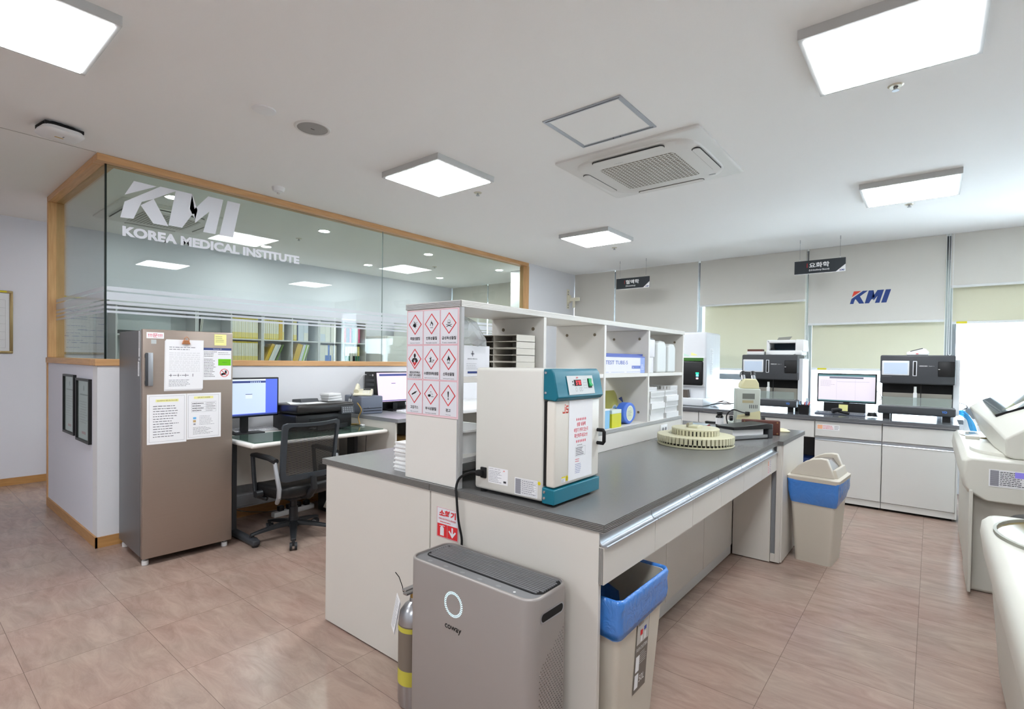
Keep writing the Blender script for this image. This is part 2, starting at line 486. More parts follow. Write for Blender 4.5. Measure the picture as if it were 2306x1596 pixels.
def kmi2(D, x0, y0, w, h, mk, mr, l=1):
    def q(pts, m): D.poly([(x0 + a / 100 * w, y0 + b / 32 * h) for a, b in pts], m, l)
    q([(9, 32), (27, 32), (4.6, 17.5)], mr)
    q([(31, 32), (43, 32), (22, 17), (12, 10.6), (8.5, 0), (0, 0), (3.6, 13)], mk)
    q([(24, 18.4), (14, 11.9), (22.5, 0), (34.5, 0)], mk)
    q([(44.5, 32), (56, 32), (56.2, 15), (54.2, 15), (46, 0), (35.5, 0)], mk)
    q([(56, 32), (59, 17), (54.8, 9.5), (50.5, 9.5), (53.5, 18)], mk)
    q([(55.5, 17), (65, 32), (80, 32), (70, 0), (59.5, 0), (65.5, 17.5), (56, 6)], mk)
    q([(84, 32), (96, 32), (86, 0), (74, 0)], mk)
# glass logo: letter shapes in glass coordinates (y, z)
for pts in ([(1.264, 2.760), (1.415, 2.757), (1.205, 2.640)],
            [(1.440, 2.764), (1.560, 2.764), (1.395, 2.655), (1.315, 2.612), (1.262, 2.470), (1.178, 2.463), (1.205, 2.588)],
            [(1.395, 2.655), (1.308, 2.585), (1.392, 2.462), (1.497, 2.462)],
            [(1.548, 2.764), (1.668, 2.764), (1.690, 2.608), (1.672, 2.600), (1.594, 2.470), (1.497, 2.470)],
            [(1.668, 2.764), (1.708, 2.640), (1.690, 2.555), (1.650, 2.640)],
            [(1.682, 2.640), (1.790, 2.776), (1.910, 2.776), (1.848, 2.468), (1.752, 2.468), (1.800, 2.650), (1.690, 2.530)],
            [(1.945, 2.776), (2.052, 2.776), (1.992, 2.468), (1.880, 2.468)]):
    D.poly(pts, M_vinyl)
D.text('KOREA MEDICAL INSTITUTE', 1.192, 2.326, .078, M_vinyl, w=1.415, bold=.05)
e.build('logo_lettering', w1, smooth=0, label='white letters KMI KOREA MEDICAL INSTITUTE stuck on the glass')
# white pillar inside the glass room by the window wall
MB().box(-5.42, 6.62, 0, -4.87, Y1, ZC, mat('white_paint', (236, 238, 242), .7)).build('wall_pillar', smooth=0, **S)
# grey blackout cloth along the glass room's window wall
# ============================================================ LIGHTS IN THE CEILING
M_lampf = mat('lamp_frame', (196, 196, 194), .45)
M_lamp = mat('lamp_diffuser', (244, 250, 255), .5, emit=LAMP)
def panel_lamp(x, y, label):
    t = thing('ceiling_panel_light', (x, y, ZC), label, 'ceiling light', group='square panel lights in the ceiling')
    f = MB()
    a, b_, z = .32, .29, -.035
    for s_ in (-1, 1):
        f.box(s_ * (a - .022), -b_ - .015, -.045, s_ * a, b_ + .015, 0, M_lampf)
        f.box(-a + .022, s_ * (b_ - .007), -.045, a - .022, s_ * (b_ + .015), 0, M_lampf)
    f.build('frame', t, smooth=0)
    MB().box(-a + .022, -b_ + .007, -.048, a - .022, b_ - .007, -.03, M_lamp).build('diffuser', t, smooth=0)
    return t
LP = [(-3.08, .38, 'square panel light at the top left corner over the fridge side'), (-3.075, 2.83, 'square panel light left of the ceiling air conditioner'),
      (-3.075, 5.32, 'square panel light beyond the air conditioner near the hanging signs'), (-.17, 2.87, 'largest square panel light above the right side equipment'),
      (-.17, 5.35, 'square panel light in front of the window blinds on the right'), (-.17, .38, 'square panel light nearly overhead beyond the frame'),
      (-3.08, -2.0, 'square panel light behind the viewer on the left'), (-.17, -2.0, 'square panel light behind the viewer on the right')]
for x, y, lb in LP: panel_lamp(x, y, lb)
M_spot = mat('downlight_glow', (255, 252, 248), .5, emit=SPOT)
dlab = ['nearest left downlight behind the big K', 'far left downlight under the big K', 'second row left downlight below the large letters', 'downlight right of the big letters',
        'third row left downlight over the binders', 'third row right downlight over the binders', 'last row left downlight near the corner', 'last row right downlight beside the pillar']
i = 0
for y in (1.75, 3.285, 4.88, 6.40):
    for x in (-5.49, -6.89):
        t = thing('downlight', (x, y, ZC), 'round ' + dlab[i], 'downlight', group='round downlights in the glass room')
        MB().lathe([(.052, -.004), (.066, -.008), (.068, 0)], (0, 0, 0), M_white, 28, cap=(0, 0)).build('trim_ring', t)
        MB().cyl((0, 0, -.006), .053, .004, M_spot, seg=28).build('diffuser', t)
        i += 1
# ============================================================ LEFT SIDE: FRIDGE, NOTICES, DESKS
def paper(name, label, cat, o, u, v, w, h, fn, group=None, m=None, thick=.0012):
    """a sheet lying on a surface; fn(D) prints on it. u to the right, v up"""
    e = MB()
    D = Decal(e, o, u, v, .0003)
    n = D.n
    P = [D.P(0, 0, 0), D.P(w, 0, 0), D.P(w, h, 0), D.P(0, h, 0)]
    e.ring([[p for p in P], [p + n * thick for p in P]], m or M_paper)
    D.o = D.o + n * thick
    if fn: fn(D)
    o_ = e.build(name, smooth=0)
    return tag(o_, label, cat, group)
Z3 = (0, 0, 1)
# --- fridge
M_fr = mat('brushed_taupe_steel', (166, 152, 142), .36, .75, noise=.05, scale=3, stretch=(1, 1, 90))
M_frs = mat('grey_steel_side', (128, 128, 130), .42, .7, noise=.04, scale=3, stretch=(60, 1, 60))
fr = thing('refrigerator', (-4.075, 1.125, 0), 'tall stainless upright refrigerator covered with notices against the low wall', 'refrigerator', math.radians(-2))
MB().box(-.60, 0, .055, -.055, .562, 1.59, M_frs).build('body', fr, bevel=.004)
MB().box(-.055, .006, .06, -.04, .556, 1.585, M_blackm).build('door_seal', fr, smooth=0)
MB().rbox(-.04, 0, .05, 0, .565, 1.597, M_fr, .006, 3).build('door', fr)
h = MB()
h.box(0, .012, 1.405, .022, .024, 1.43, M_dgrey).box(0, .012, 1.225, .022, .024, 1.25, M_dgrey)
h.rbox(.018, .010, 1.218, .03, .026, 1.438, M_dgrey, .003, 2)
h.build('handle_bracket', fr)
MB().rbox(.012, .022, 1.215, .024, .055, 1.44, M_alu, .004, 3).build('handle', fr, label='flat aluminium door handle')
for x, y in ((-.05, .03), (-.05, .53), (-.56, .03), (-.56, .53)):
    MB().cyl((x, y, 0), .02, .03, M_white, seg=16).cyl((x, y, .03), .008, .03, M_steel, seg=10).build('foot', fr)
e = MB()
D = Decal(e, (-.58, 0, 0), (1, 0, 0), Z3)
D.rect(.49, 1.385, .515, 1.585, M_paper).lines(.493, 1.47, .512, 1.58, 14, M_inkl, 2, ragged=False).rect(.495, 1.40, .51, 1.412, M_ink, 2)
D.rect(.473, 1.28, .507, 1.378, M_paper).lines(.476, 1.29, .504, 1.37, 12, M_inkl, 2)
e.build('energy_label', fr, smooth=0)
e = MB()
D = Decal(e, (.0002, 0, 0), (0, 1, 0), Z3)
D.rect(.022, 1.536, .122, 1.577, M_paper)
M_pink = mat('faded_red_print', (222, 120, 134), .8)
D.text('!!!문!!!', .072, 1.543, .027, M_pink, 2, w=.082, bold=.02, align='c')
D.rect(.048, 1.500, .078, 1.528, mat('pale_sticker', (190, 196, 196), .6)).lines(.05, 1.488, .076, 1.498, 2, M_inkl)
e.build('door_label', fr, smooth=0)
FX = -4.0745
def on_door(y, z): # a point on the fridge door face (the door is turned by 2 degrees)
    a = math.radians(-2)
    return (-4.075 - math.sin(a) * (y - 1.125) + .0006, y, z)
FU = (-math.sin(math.radians(-2)), math.cos(math.radians(-2)), 0)
M_yel = mat('yellow_paper', (240, 236, 160), .8)
M_green = mat('green_patch', (110, 198, 20), .7)
M_navy = mat('navy_print', (58, 74, 128), .7)
def f_clip(D):
    D.lines(.02, .27, .20, .30, 2, M_inkl); D.lines(.02, .12, .21, .26, 10, M_inkl, t=.1, ragged=False)
    D.lines(.02, .09, .20, .105, 1, M_inkl); D.lines(.02, .02, .15, .07, 5, M_inkl)
    for k in range(4): D.rect(.03 + .045 * k, .088, .033 + .045 * k, .108, M_ink, 2)
for k in range(3):
    p = paper('record_sheet', ['back sheet of the stack clipped to the fridge door', 'middle sheet of the stack clipped to the fridge door', 'front white record sheet hanging from the copper clip on the fridge'][k],
              'paper', (on_door(1.248 + .003 * k, 1.178 + .006 * k)[0] + .002 * k, 1.248 + .003 * k, 1.178 + .005 * k), FU, (0, .012, 1), .232, .345, f_clip if k == 2 else None, group='sheets clipped to the fridge door')
cl = thing('binder_clip', (-4.055, 1.377, 1.503), 'copper coloured magnetic clip holding papers on the fridge', 'clip')
M_cop = mat('copper', (206, 140, 100), .3, .9)
MB().prism([(-.026, 0), (.026, 0), (.016, .028), (-.016, .028)], -.007, .008, M_cop, 'x').build('jaw', cl, bevel=.002)
MB().tube([(0.01, -.016, .022), (.012, -.012, .042), (.012, 0, .052), (.012, .012, .042), (.01, .016, .022)], .0022, M_cop).build('lever', cl)
paper('sticky_note', 'small yellow handwritten sticky note at the top right of the fridge', 'note', on_door(1.562, 1.501), FU, Z3, .081, .081, lambda D: D.lines(.008, .02, .07, .07, 4, M_ink, t=.2), m=M_yel)
def f_warn(D):
    D.rect(0, .215, .19, .232, M_navy); D.text('Elecsys/cobas 세척', .095, .219, .008, M_paper, 2, align='c')
    D.lines(.006, .165, .09, .208, 4, M_ink, t=.3); D.lines(.1, .18, .185, .205, 2, M_inkl, t=.3)
    D.lines(.006, .02, .085, .155, 12, M_ink, t=.3)
    D.rect(.1, .104, .187, .152, M_green).text('냉장보관', .143, .124, .007, M_ink, 2, w=.03, align='c')
    c = (.142, .05)
    D.loop([(c[0] + .03 * math.cos(a), c[1] + .03 * math.sin(a)) for a in [2 * PI * i / 28 for i in range(28)]], .004, M_red, 2)
    D.rect(.146, .045, .158, .068, M_black, 2).rect(.13, .036, .15, .05, M_black, 2).disc(.128, .04, .008, M_black, 2)
    D.line((.121, .071), (.163, .029), .004, M_red, 3)
paper('warning_notice', 'notice with a navy header, green patch and no food sign on the fridge', 'notice', on_door(1.488, 1.250), FU, Z3, .19, .232, f_warn)
def f_rules(D):
    D.frame(.012, .015, .222, .325, .0012, M_inkl).rect(.05, .285, .185, .303, M_yel)
    D.text('임상병리사 복장 및 준수사항', .118, .289, .009, M_ink, 2, w=.12, align='c')
    D.lines(.035, .04, .2, .265, 13, M_ink, t=.22)
paper('rules_sheet', 'left white notice of typed rules with a double border on the fridge', 'notice', on_door(1.150, .820), FU, Z3, .234, .337, f_rules)
def f_table(D):
    D.frame(.01, .012, .208, .312, .0012, M_inkl).rect(.045, .285, .17, .302, M_yel)
    D.text('검체 용기 보관방법', .108, .289, .009, M_ink, 2, w=.08, align='c')
    for k in range(5): D.rect(.03, .19 + .018 * k, .19, .191 + .018 * k, M_inkl)
    for x in (.03, .06, .12, .189): D.rect(x, .19, x + .001, .262, M_inkl)
    D.lines(.035, .192, .115, .26, 4, M_ink, t=.3); D.lines(.125, .192, .185, .26, 6, M_ink, t=.25)
    D.rect(.04, .14, .06, .155, mat('sky_print', (110, 180, 230), .8)).rect(.04, .118, .058, .134, mat('tan_print', (200, 170, 120), .8)).rect(.042, .1, .056, .11, M_inkl)
    D.lines(.08, .095, .18, .165, 7, M_inkl, t=.25); D.lines(.04, .03, .17, .085, 7, M_ink, t=.22)
paper('storage_sheet', 'right white notice with a small table and icons on the fridge', 'notice', on_door(1.386, .832), FU, Z3, .222, .325, f_table)
# --- framed certificates on the low end wall
def cert(name, x0, z0, w, h, label):
    t = thing('framed_certificate', (x0, 1.03, z0), label, 'picture frame')
    f = MB(); d = .022
    f.box(0, -d, 0, w, 0, .018, M_black).box(0, -d, h - .018, w, 0, h, M_black).box(0, -d, .018, .018, 0, h - .018, M_black).box(w - .018, -d, .018, w, 0, h - .018, M_black)
    f.build('frame', t, bevel=.0015)
    e = MB().box(.018, -.008, .018, w - .018, 0, h - .018, M_paper)
    D = Decal(e, (0, -.0085, 0), (1, 0, 0), Z3)
    D.disc(w / 2, h - .075, .018, M_inkl, 1, ry=.022).lines(.08, h - .14, w - .08, h - .11, 1, M_ink, ragged=False).lines(.08, .14, w - .08, h - .17, 9, M_inkl, t=.2).rect(w * .35, .06, w * .65, .08, M_pink)
    e.build('certificate', t, smooth=0)
    MB().box(.018, -.0125, .018, w - .018, -.0115, h - .018, M_glass).build('glass', t, smooth=0)
cert('a', -5.73, .765, .375, .49, 'left black framed certificate on the low end wall')
cert('b', -5.285, .745, .40, .49, 'right black framed certificate on the low end wall nearer the fridge')
# --- whiteboards
M_wb = mat('whiteboard_enamel', (226, 228, 232), .2)
M_brz = mat('bronze_frame', (150, 130, 92), .35, .6)
def whiteboard(x, y0, y1, z0, z1, label, fm, grid=(4, 6), tape=False, rz=0):
    t = thing('whiteboard', (x, y0, z0), label, 'whiteboard')
    w, h = y1 - y0, z1 - z0
    f = MB()
    f.rbox(0, 0, 0, .022, w, .028, fm, .006, 2).rbox(0, 0, h - .028, .022, w, h, fm, .006, 2).rbox(0, 0, .02, .022, .028, h - .02, fm, .006, 2).rbox(0, w - .028, .02, .022, w, h - .02, fm, .006, 2)
    f.build('frame', t)
    e = MB().box(0, .02, .02, .014, w - .02, h - .02, M_wb)
    D = Decal(e, (.0145, 0, 0), (0, 1, 0), Z3)
    n, k = grid
    for i in range(n + 1): D.rect(.06 + (w - .12) * i / n, .06, .0615 + (w - .12) * i / n, h - .1, M_inkl)
    for i in range(k + 1): D.rect(.06, .06 + (h - .16) * i / k, w - .06, .0615 + (h - .16) * i / k, M_inkl)
    D.lines(.08, .1, w - .08, h - .12, k, M_blue, 2, t=.08)
    if tape: D.rect(w - .32, h - .02, w - .05, h - .004, mat('yellow_tape', (222, 206, 40), .5), 30)
    e.build('board', t, smooth=0)
whiteboard(X0 + .001, -.3, .945, 1.42, 2.09, 'whiteboard with a bronze frame and yellow label at the left edge', M_brz, tape=True)
whiteboard(X0 + .001, 1.24, 1.66, 1.36, 2.08, 'gridded whiteboard seen through the end glass of the glass room', M_alu)
# --- desk along the low wall
M_desktop = mat('white_desk_laminate', (226, 222, 216), .35)
dk = thing('desk', (-4.73, 1.735, 0), 'white computer desk with a glass sheet on top behind the island', 'desk')
W = .885
MB().rbox(0, 0, .745, W, 1.225, .777, M_desktop, .015, 4).build('top', dk)
for y in (.03, 1.14):
    l = MB()
    l.rbox(.06, y, 0.012, W - .03, y + .055, .055, M_dgrey, .012, 3).box(.35, y + .01, .05, .47, y + .045, .745, M_dgrey).cyl((W - .06, y + .028, 0), .024, .014, M_black, seg=14).cyl((.09, y + .028, 0), .024, .014, M_black, seg=14)
    l.build('leg', dk)
MB().box(.22, .09, .34, .238, 1.135, .745, M_offw).build('modesty_panel', dk, bevel=.002)
MB().box(.10, .09, .165, .26, 1.135, .18, M_dgrey).box(.255, .09, .165, .262, 1.135, .255, M_grey).build('cable_tray', dk, smooth=0)
M_sheet = glassmat('desk_glass', (176, 200, 190), 1.5, .12, (150, 180, 168))
g = MB().box(-4.36, 1.775, .7772, -3.885, 2.935, .7832, M_sheet)
tag(g.build('glass_sheet', smooth=0), 'green tinted glass sheet lying on the white desk', 'glass sheet')
# --- monitor on the desk
def monitor(loc, rz, w, h, label, fn, tilt=0, bez=.014, stand=.13, foot=True, depth=.03):
    t = thing('computer_monitor', loc, label, 'monitor', rz)
    R = Matrix.Rotation(tilt, 4, 'Y')
    T = Matrix.Translation((0, 0, stand)) @ R
    MB().rbox(-depth, -w / 2, 0, 0, w / 2, h, M_black, .006, 2, M=T).build('housing', t)
    e = MB()
    D = Decal(e, T @ Vector((.0006, -w / 2 + bez, bez)), (0, 1, 0), R @ Vector((0, 0, 1)))
    fn(D, w - 2 * bez, h - 2 * bez)
    e.build('screen', t, smooth=0)
    s_ = MB().box(-depth - .04, -.03, .012, -depth - .015, .03, stand + h * .4, M_black)
    if foot: s_.rbox(-.16, -.12, 0, .07, .12, .012, M_black, .004, 2)
    s_.build('stand', t)
    return t
E_sky = mat('screen_pale_blue', (176, 190, 214), .5, emit=.75)
E_blue = mat('screen_blue', (76, 96, 200), .5, emit=.8)
E_navy = mat('screen_navy', (48, 60, 110), .5, emit=.7)
E_pink = mat('screen_lilac', (206, 176, 204), .5, emit=.8)
E_lil = mat('screen_grey', (196, 188, 198), .5, emit=.8)
E_teal = mat('screen_teal', (84, 120, 124), .5, emit=.5)
def scr1(D, w, h):
    D.rect(0, 0, w, h, E_blue).rect(0, .018, w * .80, h - .012, E_sky, 2).rect(0, h - .012, w * .8, h, mat('screen_bar', (200, 206, 216), .5, emit=.7), 3)
    D.rect(0, h - .032, w * .8, h - .014, E_navy, 3).rect(0, 0, w, .012, E_navy, 3)
    D.rect(w * .47, h * .58, w * .58, h * .595, E_navy, 4).rect(w * .47, h * .47, w * .58, h * .575, mat('screen_box', (196, 204, 220), .5, emit=.7), 4)
    for k in range(6): D.rect(w * (.55 + .03 * k), h - .03, w * (.565 + .03 * k), h - .02, E_sky, 5)
monitor((-4.46, 1.975, .777), 0, .54, .335, 'blue screen monitor on the white desk beside the fridge', scr1, stand=.135)
def scr2(D, w, h):
    D.rect(0, 0, w, h, E_pink).rect(.03, h - .035, w, h - .012, E_navy, 2).rect(.02, .005, w, .014, E_navy, 2)
    D.rect(w * .36, h * .62, w * .47, h * .64, E_navy, 3)
monitor((-4.40, 3.51, .877), 0, .52, .33, 'monitor with a lilac screen on the grey counter beside the tower', scr2, tilt=-.14, stand=.085)
M_key = mat('keycap', (222, 222, 226), .5)
def keyboard(loc, rz, label, L=.45, body=None, dark=False):
    t = thing('keyboard', loc, label, 'keyboard', rz)
    bm_ = body or mat('keyboard_grey', (206, 208, 212), .5)
    MB().prism([(-.07, .0), (.075, 0), (.075, .012), (-.07, .026)], -L / 2, L / 2, bm_, 'y').build('body', t, bevel=.003)
    k = MB()
    for r in range(5):
        for c in range(int(L / .021)):
            x = .052 - r * .0235; y = -L / 2 + .012 + c * .0208
            z = .012 + (.075 - x) * .0965
            k.box(x - .009, y, z - .002, x + .009, y + .017, z + .004, M_key if not dark else M_grey)
    k.build('keys', t, smooth=0)
    return t
keyboard((-4.575, 2.17, .777), math.radians(-3), 'light grey keyboard on the white desk in front of the blue screen', .52)
keyboard((-4.16, 3.56, .877), math.radians(2), 'white keyboard in front of the lilac screen', .42, M_white)
# --- multifunction printer
mf = thing('printer', (-4.40, 2.55, .777), 'black inkjet multifunction printer on the white desk', 'printer', math.radians(4))
MB().rbox(-.2, -.29, 0, .17, .29, .15, M_black, .02, 3).build('base', mf)
MB().rbox(-.2, -.295, .155, .20, .295, .235, mat('warm_black', (40, 37, 36), .3), .022, 4).build('scanner_lid', mf)
MB().box(.17, -.16, .03, .176, .13, .11, M_blackm).box(.15, -.17, .02, .30, .14, .03, M_dgrey).box(.28, -.17, .02, .30, .14, .06, M_black).build('output_tray', mf, bevel=.002)
e = MB().prism([(.16, .135), (.215, .135), (.205, .20), (.16, .215)], .14, .28, M_dgrey, 'y')
D = Decal(e, (.2155, .14, .137), (0, 1, 0), (-.15, 0, 1))
for r in range(3):
    for c in range(5): D.rect(.012 + c * .024, .008 + r * .018, .028 + c * .024, .02 + r * .018, M_grey)
e.build('control_panel', mf)
MB().prism([(-.15, .235), (.0, .235), (-.02, .27), (-.15, .262)], -.13, .05, M_dgrey, 'y').build('document_feeder', mf, bevel=.004)
for k, (r_, dx, dy) in enumerate(((.35, -.02, -.17), (-.1, .06, -.06))):
    a = r_
    c_, s_ = math.cos(a), math.sin(a)
    lab = ['white sheet lying crooked on the left of the printer lid', 'folded white sheet hanging over the front of the printer lid'][k]
    paper('loose_sheet', lab, 'paper', (-4.40 + dx + .1, 2.55 + dy - .1, 1.0125 + .0016 * k + (.036 if k == 9 else 0)), (s_, c_, 0), (-c_, s_, 0), .21, .27 if k == 0 else .20, None)
bx = 0
for k in range(3):
    t = MB().rbox(-.06, -.075, 0, .06, .075, .024, M_white, .004, 2)
    tag(t.build('slide_box', loc=(-4.44 + .006 * k, 2.75 - .01 * k, 1.0155 + .0245 * k), rot=(0, 0, .1 * k)), ['bottom of three flat white boxes on the printer', 'middle of three flat white boxes on the printer', 'topmost of three flat white boxes on the printer'][k], 'box', 'flat white boxes on the printer')
# small white adapters and cable beside the printer
def cable(name, label, pts, r=.003, m=None, sub=6, group=None, parent=None, seg=6):
    P = [Vector(p) for p in pts]
    out = []
    for i in range(len(P) - 1):
        p0 = P[max(i - 1, 0)]; p1 = P[i]; p2 = P[i + 1]; p3 = P[min(i + 2, len(P) - 1)]
        for k in range(sub):
            t = k / sub
            out.append(.5 * ((2 * p1) + (-p0 + p2) * t + (2 * p0 - 5 * p1 + 4 * p2 - p3) * t * t + (-p0 + 3 * p1 - 3 * p2 + p3) * t ** 3))
    out.append(P[-1])
    o = MB().tube(out, r, m or M_black, seg).build(name, parent)
    return tag(o, label, 'cable' if parent is None else None, group)
cable('usb_cable', 'thin black cable with a white plug curling on the desk glass', [(-4.19, 2.62, .787), (-4.12, 2.52, .787), (-4.02, 2.56, .787), (-4.03, 2.68, .787), (-4.14, 2.66, .787), (-4.2, 2.78, .787), (-4.18, 2.90, .787)], .0025)
tag(MB().rbox(-4.20, 2.90, .7834, -4.16, 2.93, .798, M_white, .004, 2).build('plug_adapter'), 'little white plug lying on the desk glass', 'plug')
cable('power_cable', 'bundle of beige and black leads hanging beside the printer', [(-4.3, 2.94, .99), (-4.22, 2.93, .93), (-4.25, 2.92, .86), (-4.20, 2.90, .80), (-4.28, 2.93, .79), (-4.34, 2.9, .788)], .006, mat('tan_cable', (150, 120, 60), .5))
# --- grey counter beside the desk
M_gtop = mat('grey_laminate', (140, 141, 145), .32)
M_ledge = mat('grey_ribbed_edge', (118, 118, 120), .45)
c2 = thing('counter', (-4.73, 2.975, 0), 'grey topped counter with pale side panel beside the white desk', 'counter')
MB().box(0, 0, .842, 1.0, .80, .877, M_gtop).build('worktop', c2, bevel=.002)
MB().box(.03, 0.004, 0, .96, .024, .842, M_offw).build('side_panel', c2, bevel=.001)
MB().box(.03, .776, 0, .96, .796, .842, M_offw).build('side_panel', c2, bevel=.001)
MB().box(.03, .024, .1, .05, .776, .842, M_offw).box(.03, .024, .42, .93, .776, .44, M_offw).build('carcass', c2, smooth=0)
c3 = thing('side_table', (-4.73, 3.80, 0), 'long white topped table beyond the grey counter', 'table')
MB().rbox(0, 0, .868, 1.0, 2.3, .908, M_white, .006, 2).build('top', c3)
for y in (.02, 2.26): MB().box(.02, y, 0, .95, y + .02, .868, M_offw).build('side_panel', c3, smooth=0)
MB().box(.02, .04, .1, .04, 2.26, .868, M_offw).box(.02, .04, .40, .95, 2.26, .42, M_offw).build('shelf', c3, smooth=0)
M_wick = mat('brown_wicker', (138, 104, 52), .8, noise=.5, scale=60)
for k, (y, w_) in enumerate(((3.05, .32), (3.42, .30))):
    tag(MB().rbox(-4.35, y, .443, -3.85, y + w_, .60 if k else .66, M_wick, .02, 2).build('storage_basket'), ['brown woven basket on the lower shelf of the grey counter, nearer the desk', 'low brown woven basket on the lower shelf of the grey counter, farther from the desk'][k], 'basket')
tag(MB().rbox(-4.3, 4.05, .423, -3.82, 4.55, .62, M_wick, .02, 2).build('storage_basket'), 'brown woven basket under the long white table', 'basket')
# --- grey label printer with the telephone on top
gp = thing('label_printer', (-4.42, 3.10, .877), 'blue grey box shaped printer on the grey counter under the telephone', 'printer', math.radians(-6))
M_slate = mat('slate_plastic', (104, 110, 124), .45)
MB().rbox(-.19, -.115, 0, .15, .125, .175, M_slate, .012, 3).build('housing', gp)
e = MB()
for z in (.055, .03): e.box(.150, -.09, z, .153, .11, z + .005, M_blackm)
e.box(.151, -.04, .06, .158, .03, .07, M_slate)
e.build('tray_front', gp, smooth=0)
MB().box(-.1, -.1155, .06, -.03, -.115, .14, M_paper).build('paper_label', gp, smooth=0)
ph = thing('telephone', (-4.42, 3.09, 1.052), 'cream desk telephone with a coiled cord on the slate printer', 'telephone', math.radians(-40))
M_cream = mat('cream_plastic', (232, 226, 204), .35)
MB().prism([(-.11, 0), (.12, 0), (.13, .018), (-.07, .062), (-.11, .05)], -.09, .09, M_cream, 'y').build('base', ph, bevel=.008, seg=3)
MB().tube([(-.07, -.06, .075), (-.05, -.06, .098), (.05, -.06, .072), (.085, -.06, .045)], [.024, .019, .017, .026], M_cream, 12).build('handset', ph)
e = MB()
for r in range(4):
    for c in range(3): e.box(.0 + r * .024, 0.0 + c * .024, .036 - r * .0052, .015 + r * .024, .016 + c * .024, .046 - r * .0052, M_white)
e.box(-.055, 0, .05, -.02, .07, .062, M_dgrey)
e.build('keypad', ph, smooth=0)
pts = []
for i in range(150):
    t = i / 149
    bx_, by_, bz_ = -.02 + .16 * t, -.10 - .05 * math.sin(t * PI), .03 - .17 * math.sin(t * PI) ** .7
    pts.append((bx_, by_ + .005 * math.cos(i * .9), bz_ + .005 * math.sin(i * .9)))
MB().tube(pts, .0018, M_black, 4).build('coiled_cord', ph)
pc = thing('computer_tower', (-4.70, 3.30, .877), 'black computer tower standing against the low wall behind the telephone', 'computer')
MB().rbox(0, 0, 0, .19, .40, .405, M_black, .006, 2).build('case', pc)
e = MB()
D = Decal(e, (.005, -.0006, 0), (1, 0, 0), Z3)
D.rect(.02, .345, .16, .346, M_dgrey).rect(.02, .305, .165, .33, M_dgrey).rect(.02, .255, .165, .285, M_dgrey).rect(.02, .10, .165, .24, M_dgrey)
D.rect(.13, .36, .15, .38, M_white, 2)
for k in range(3): D.rect(.08 + .015 * k, .365, .088 + .015 * k, .375, M_grey, 2)
e.build('front_panel', pc, smooth=0)
cable('usb_lead', 'white lead plugged into the front of the black tower', [(-4.66, 3.295, 1.25), (-4.66, 3.25, 1.245), (-4.685, 3.22, 1.18), (-4.70, 3.2, 1.1), (-4.7, 3.2, 1.0)], .003, M_white)
# --- things under the desk
ps = thing('power_strip', (-4.52, 2.42, .0), 'white power strip with black plugs on the floor under the desk', 'power strip', math.radians(4))
MB().rbox(-.03, -.2, 0, .03, .2, .045, M_white, .008, 2).build('housing', ps)
for k in range(4): MB().rbox(-.022, -.15 + .085 * k, .045, .022, -.10 + .085 * k, .09, M_black, .006, 2).build('plug', ps)
for k in range(4):
    cable('coiled_cable', ['white looped cable under the desk, outermost loop', 'white looped cable under the desk, second loop', 'white looped cable under the desk, third loop', 'white looped cable under the desk, inner loop'][k],
          [(-4.28 + .01 * k, 2.58, .06), (-4.3, 2.66 + .01 * k, .16 + .01 * k), (-4.3 + .012 * k, 2.76, .20 + .006 * k), (-4.27, 2.80, .17), (-4.27 + .01 * k, 2.72, .09), (-4.25, 2.62, .04 + .005 * k)], .005, mat('ivory_cable', (214, 206, 196), .5), group='looped ivory cable under the desk')
cable('black_lead', 'thin black lead from beside the fridge to the floor under the desk', [(-4.60, 1.80, .20), (-4.5, 1.95, .12), (-4.45, 2.15, .08), (-4.5, 2.25, .06)], .003)
cable('hanging_lead', 'black lead hanging beneath the right end of the desk', [(-3.95, 2.80, .742), (-3.96, 2.80, .6), (-3.95, 2.805, .4), (-3.99, 2.8, .2), (-4.05, 2.8, .01)], .003)
tag(MB().rbox(-4.45, 2.62, 0.0, -4.05, 2.80, .42, M_black, .01, 2).build('computer_tower'), 'black computer case on the floor under the right end of the desk', 'computer')
# ============================================================ OFFICE CHAIR
ch = thing('office_chair', (-3.92, 2.10, 0), 'black mesh back office chair with grey arms pushed up to the white desk', 'chair', math.radians(4))
M_cf = mat('chair_frame_black', (34, 36, 39), .4)
M_cb = mat('chair_slate', (60, 66, 72), .42)
M_arm = mat('silver_arm', (170, 172, 176), .35, .5)
M_leather = mat('black_leatherette', (20, 20, 21), .38, bump=.15, scale=80)
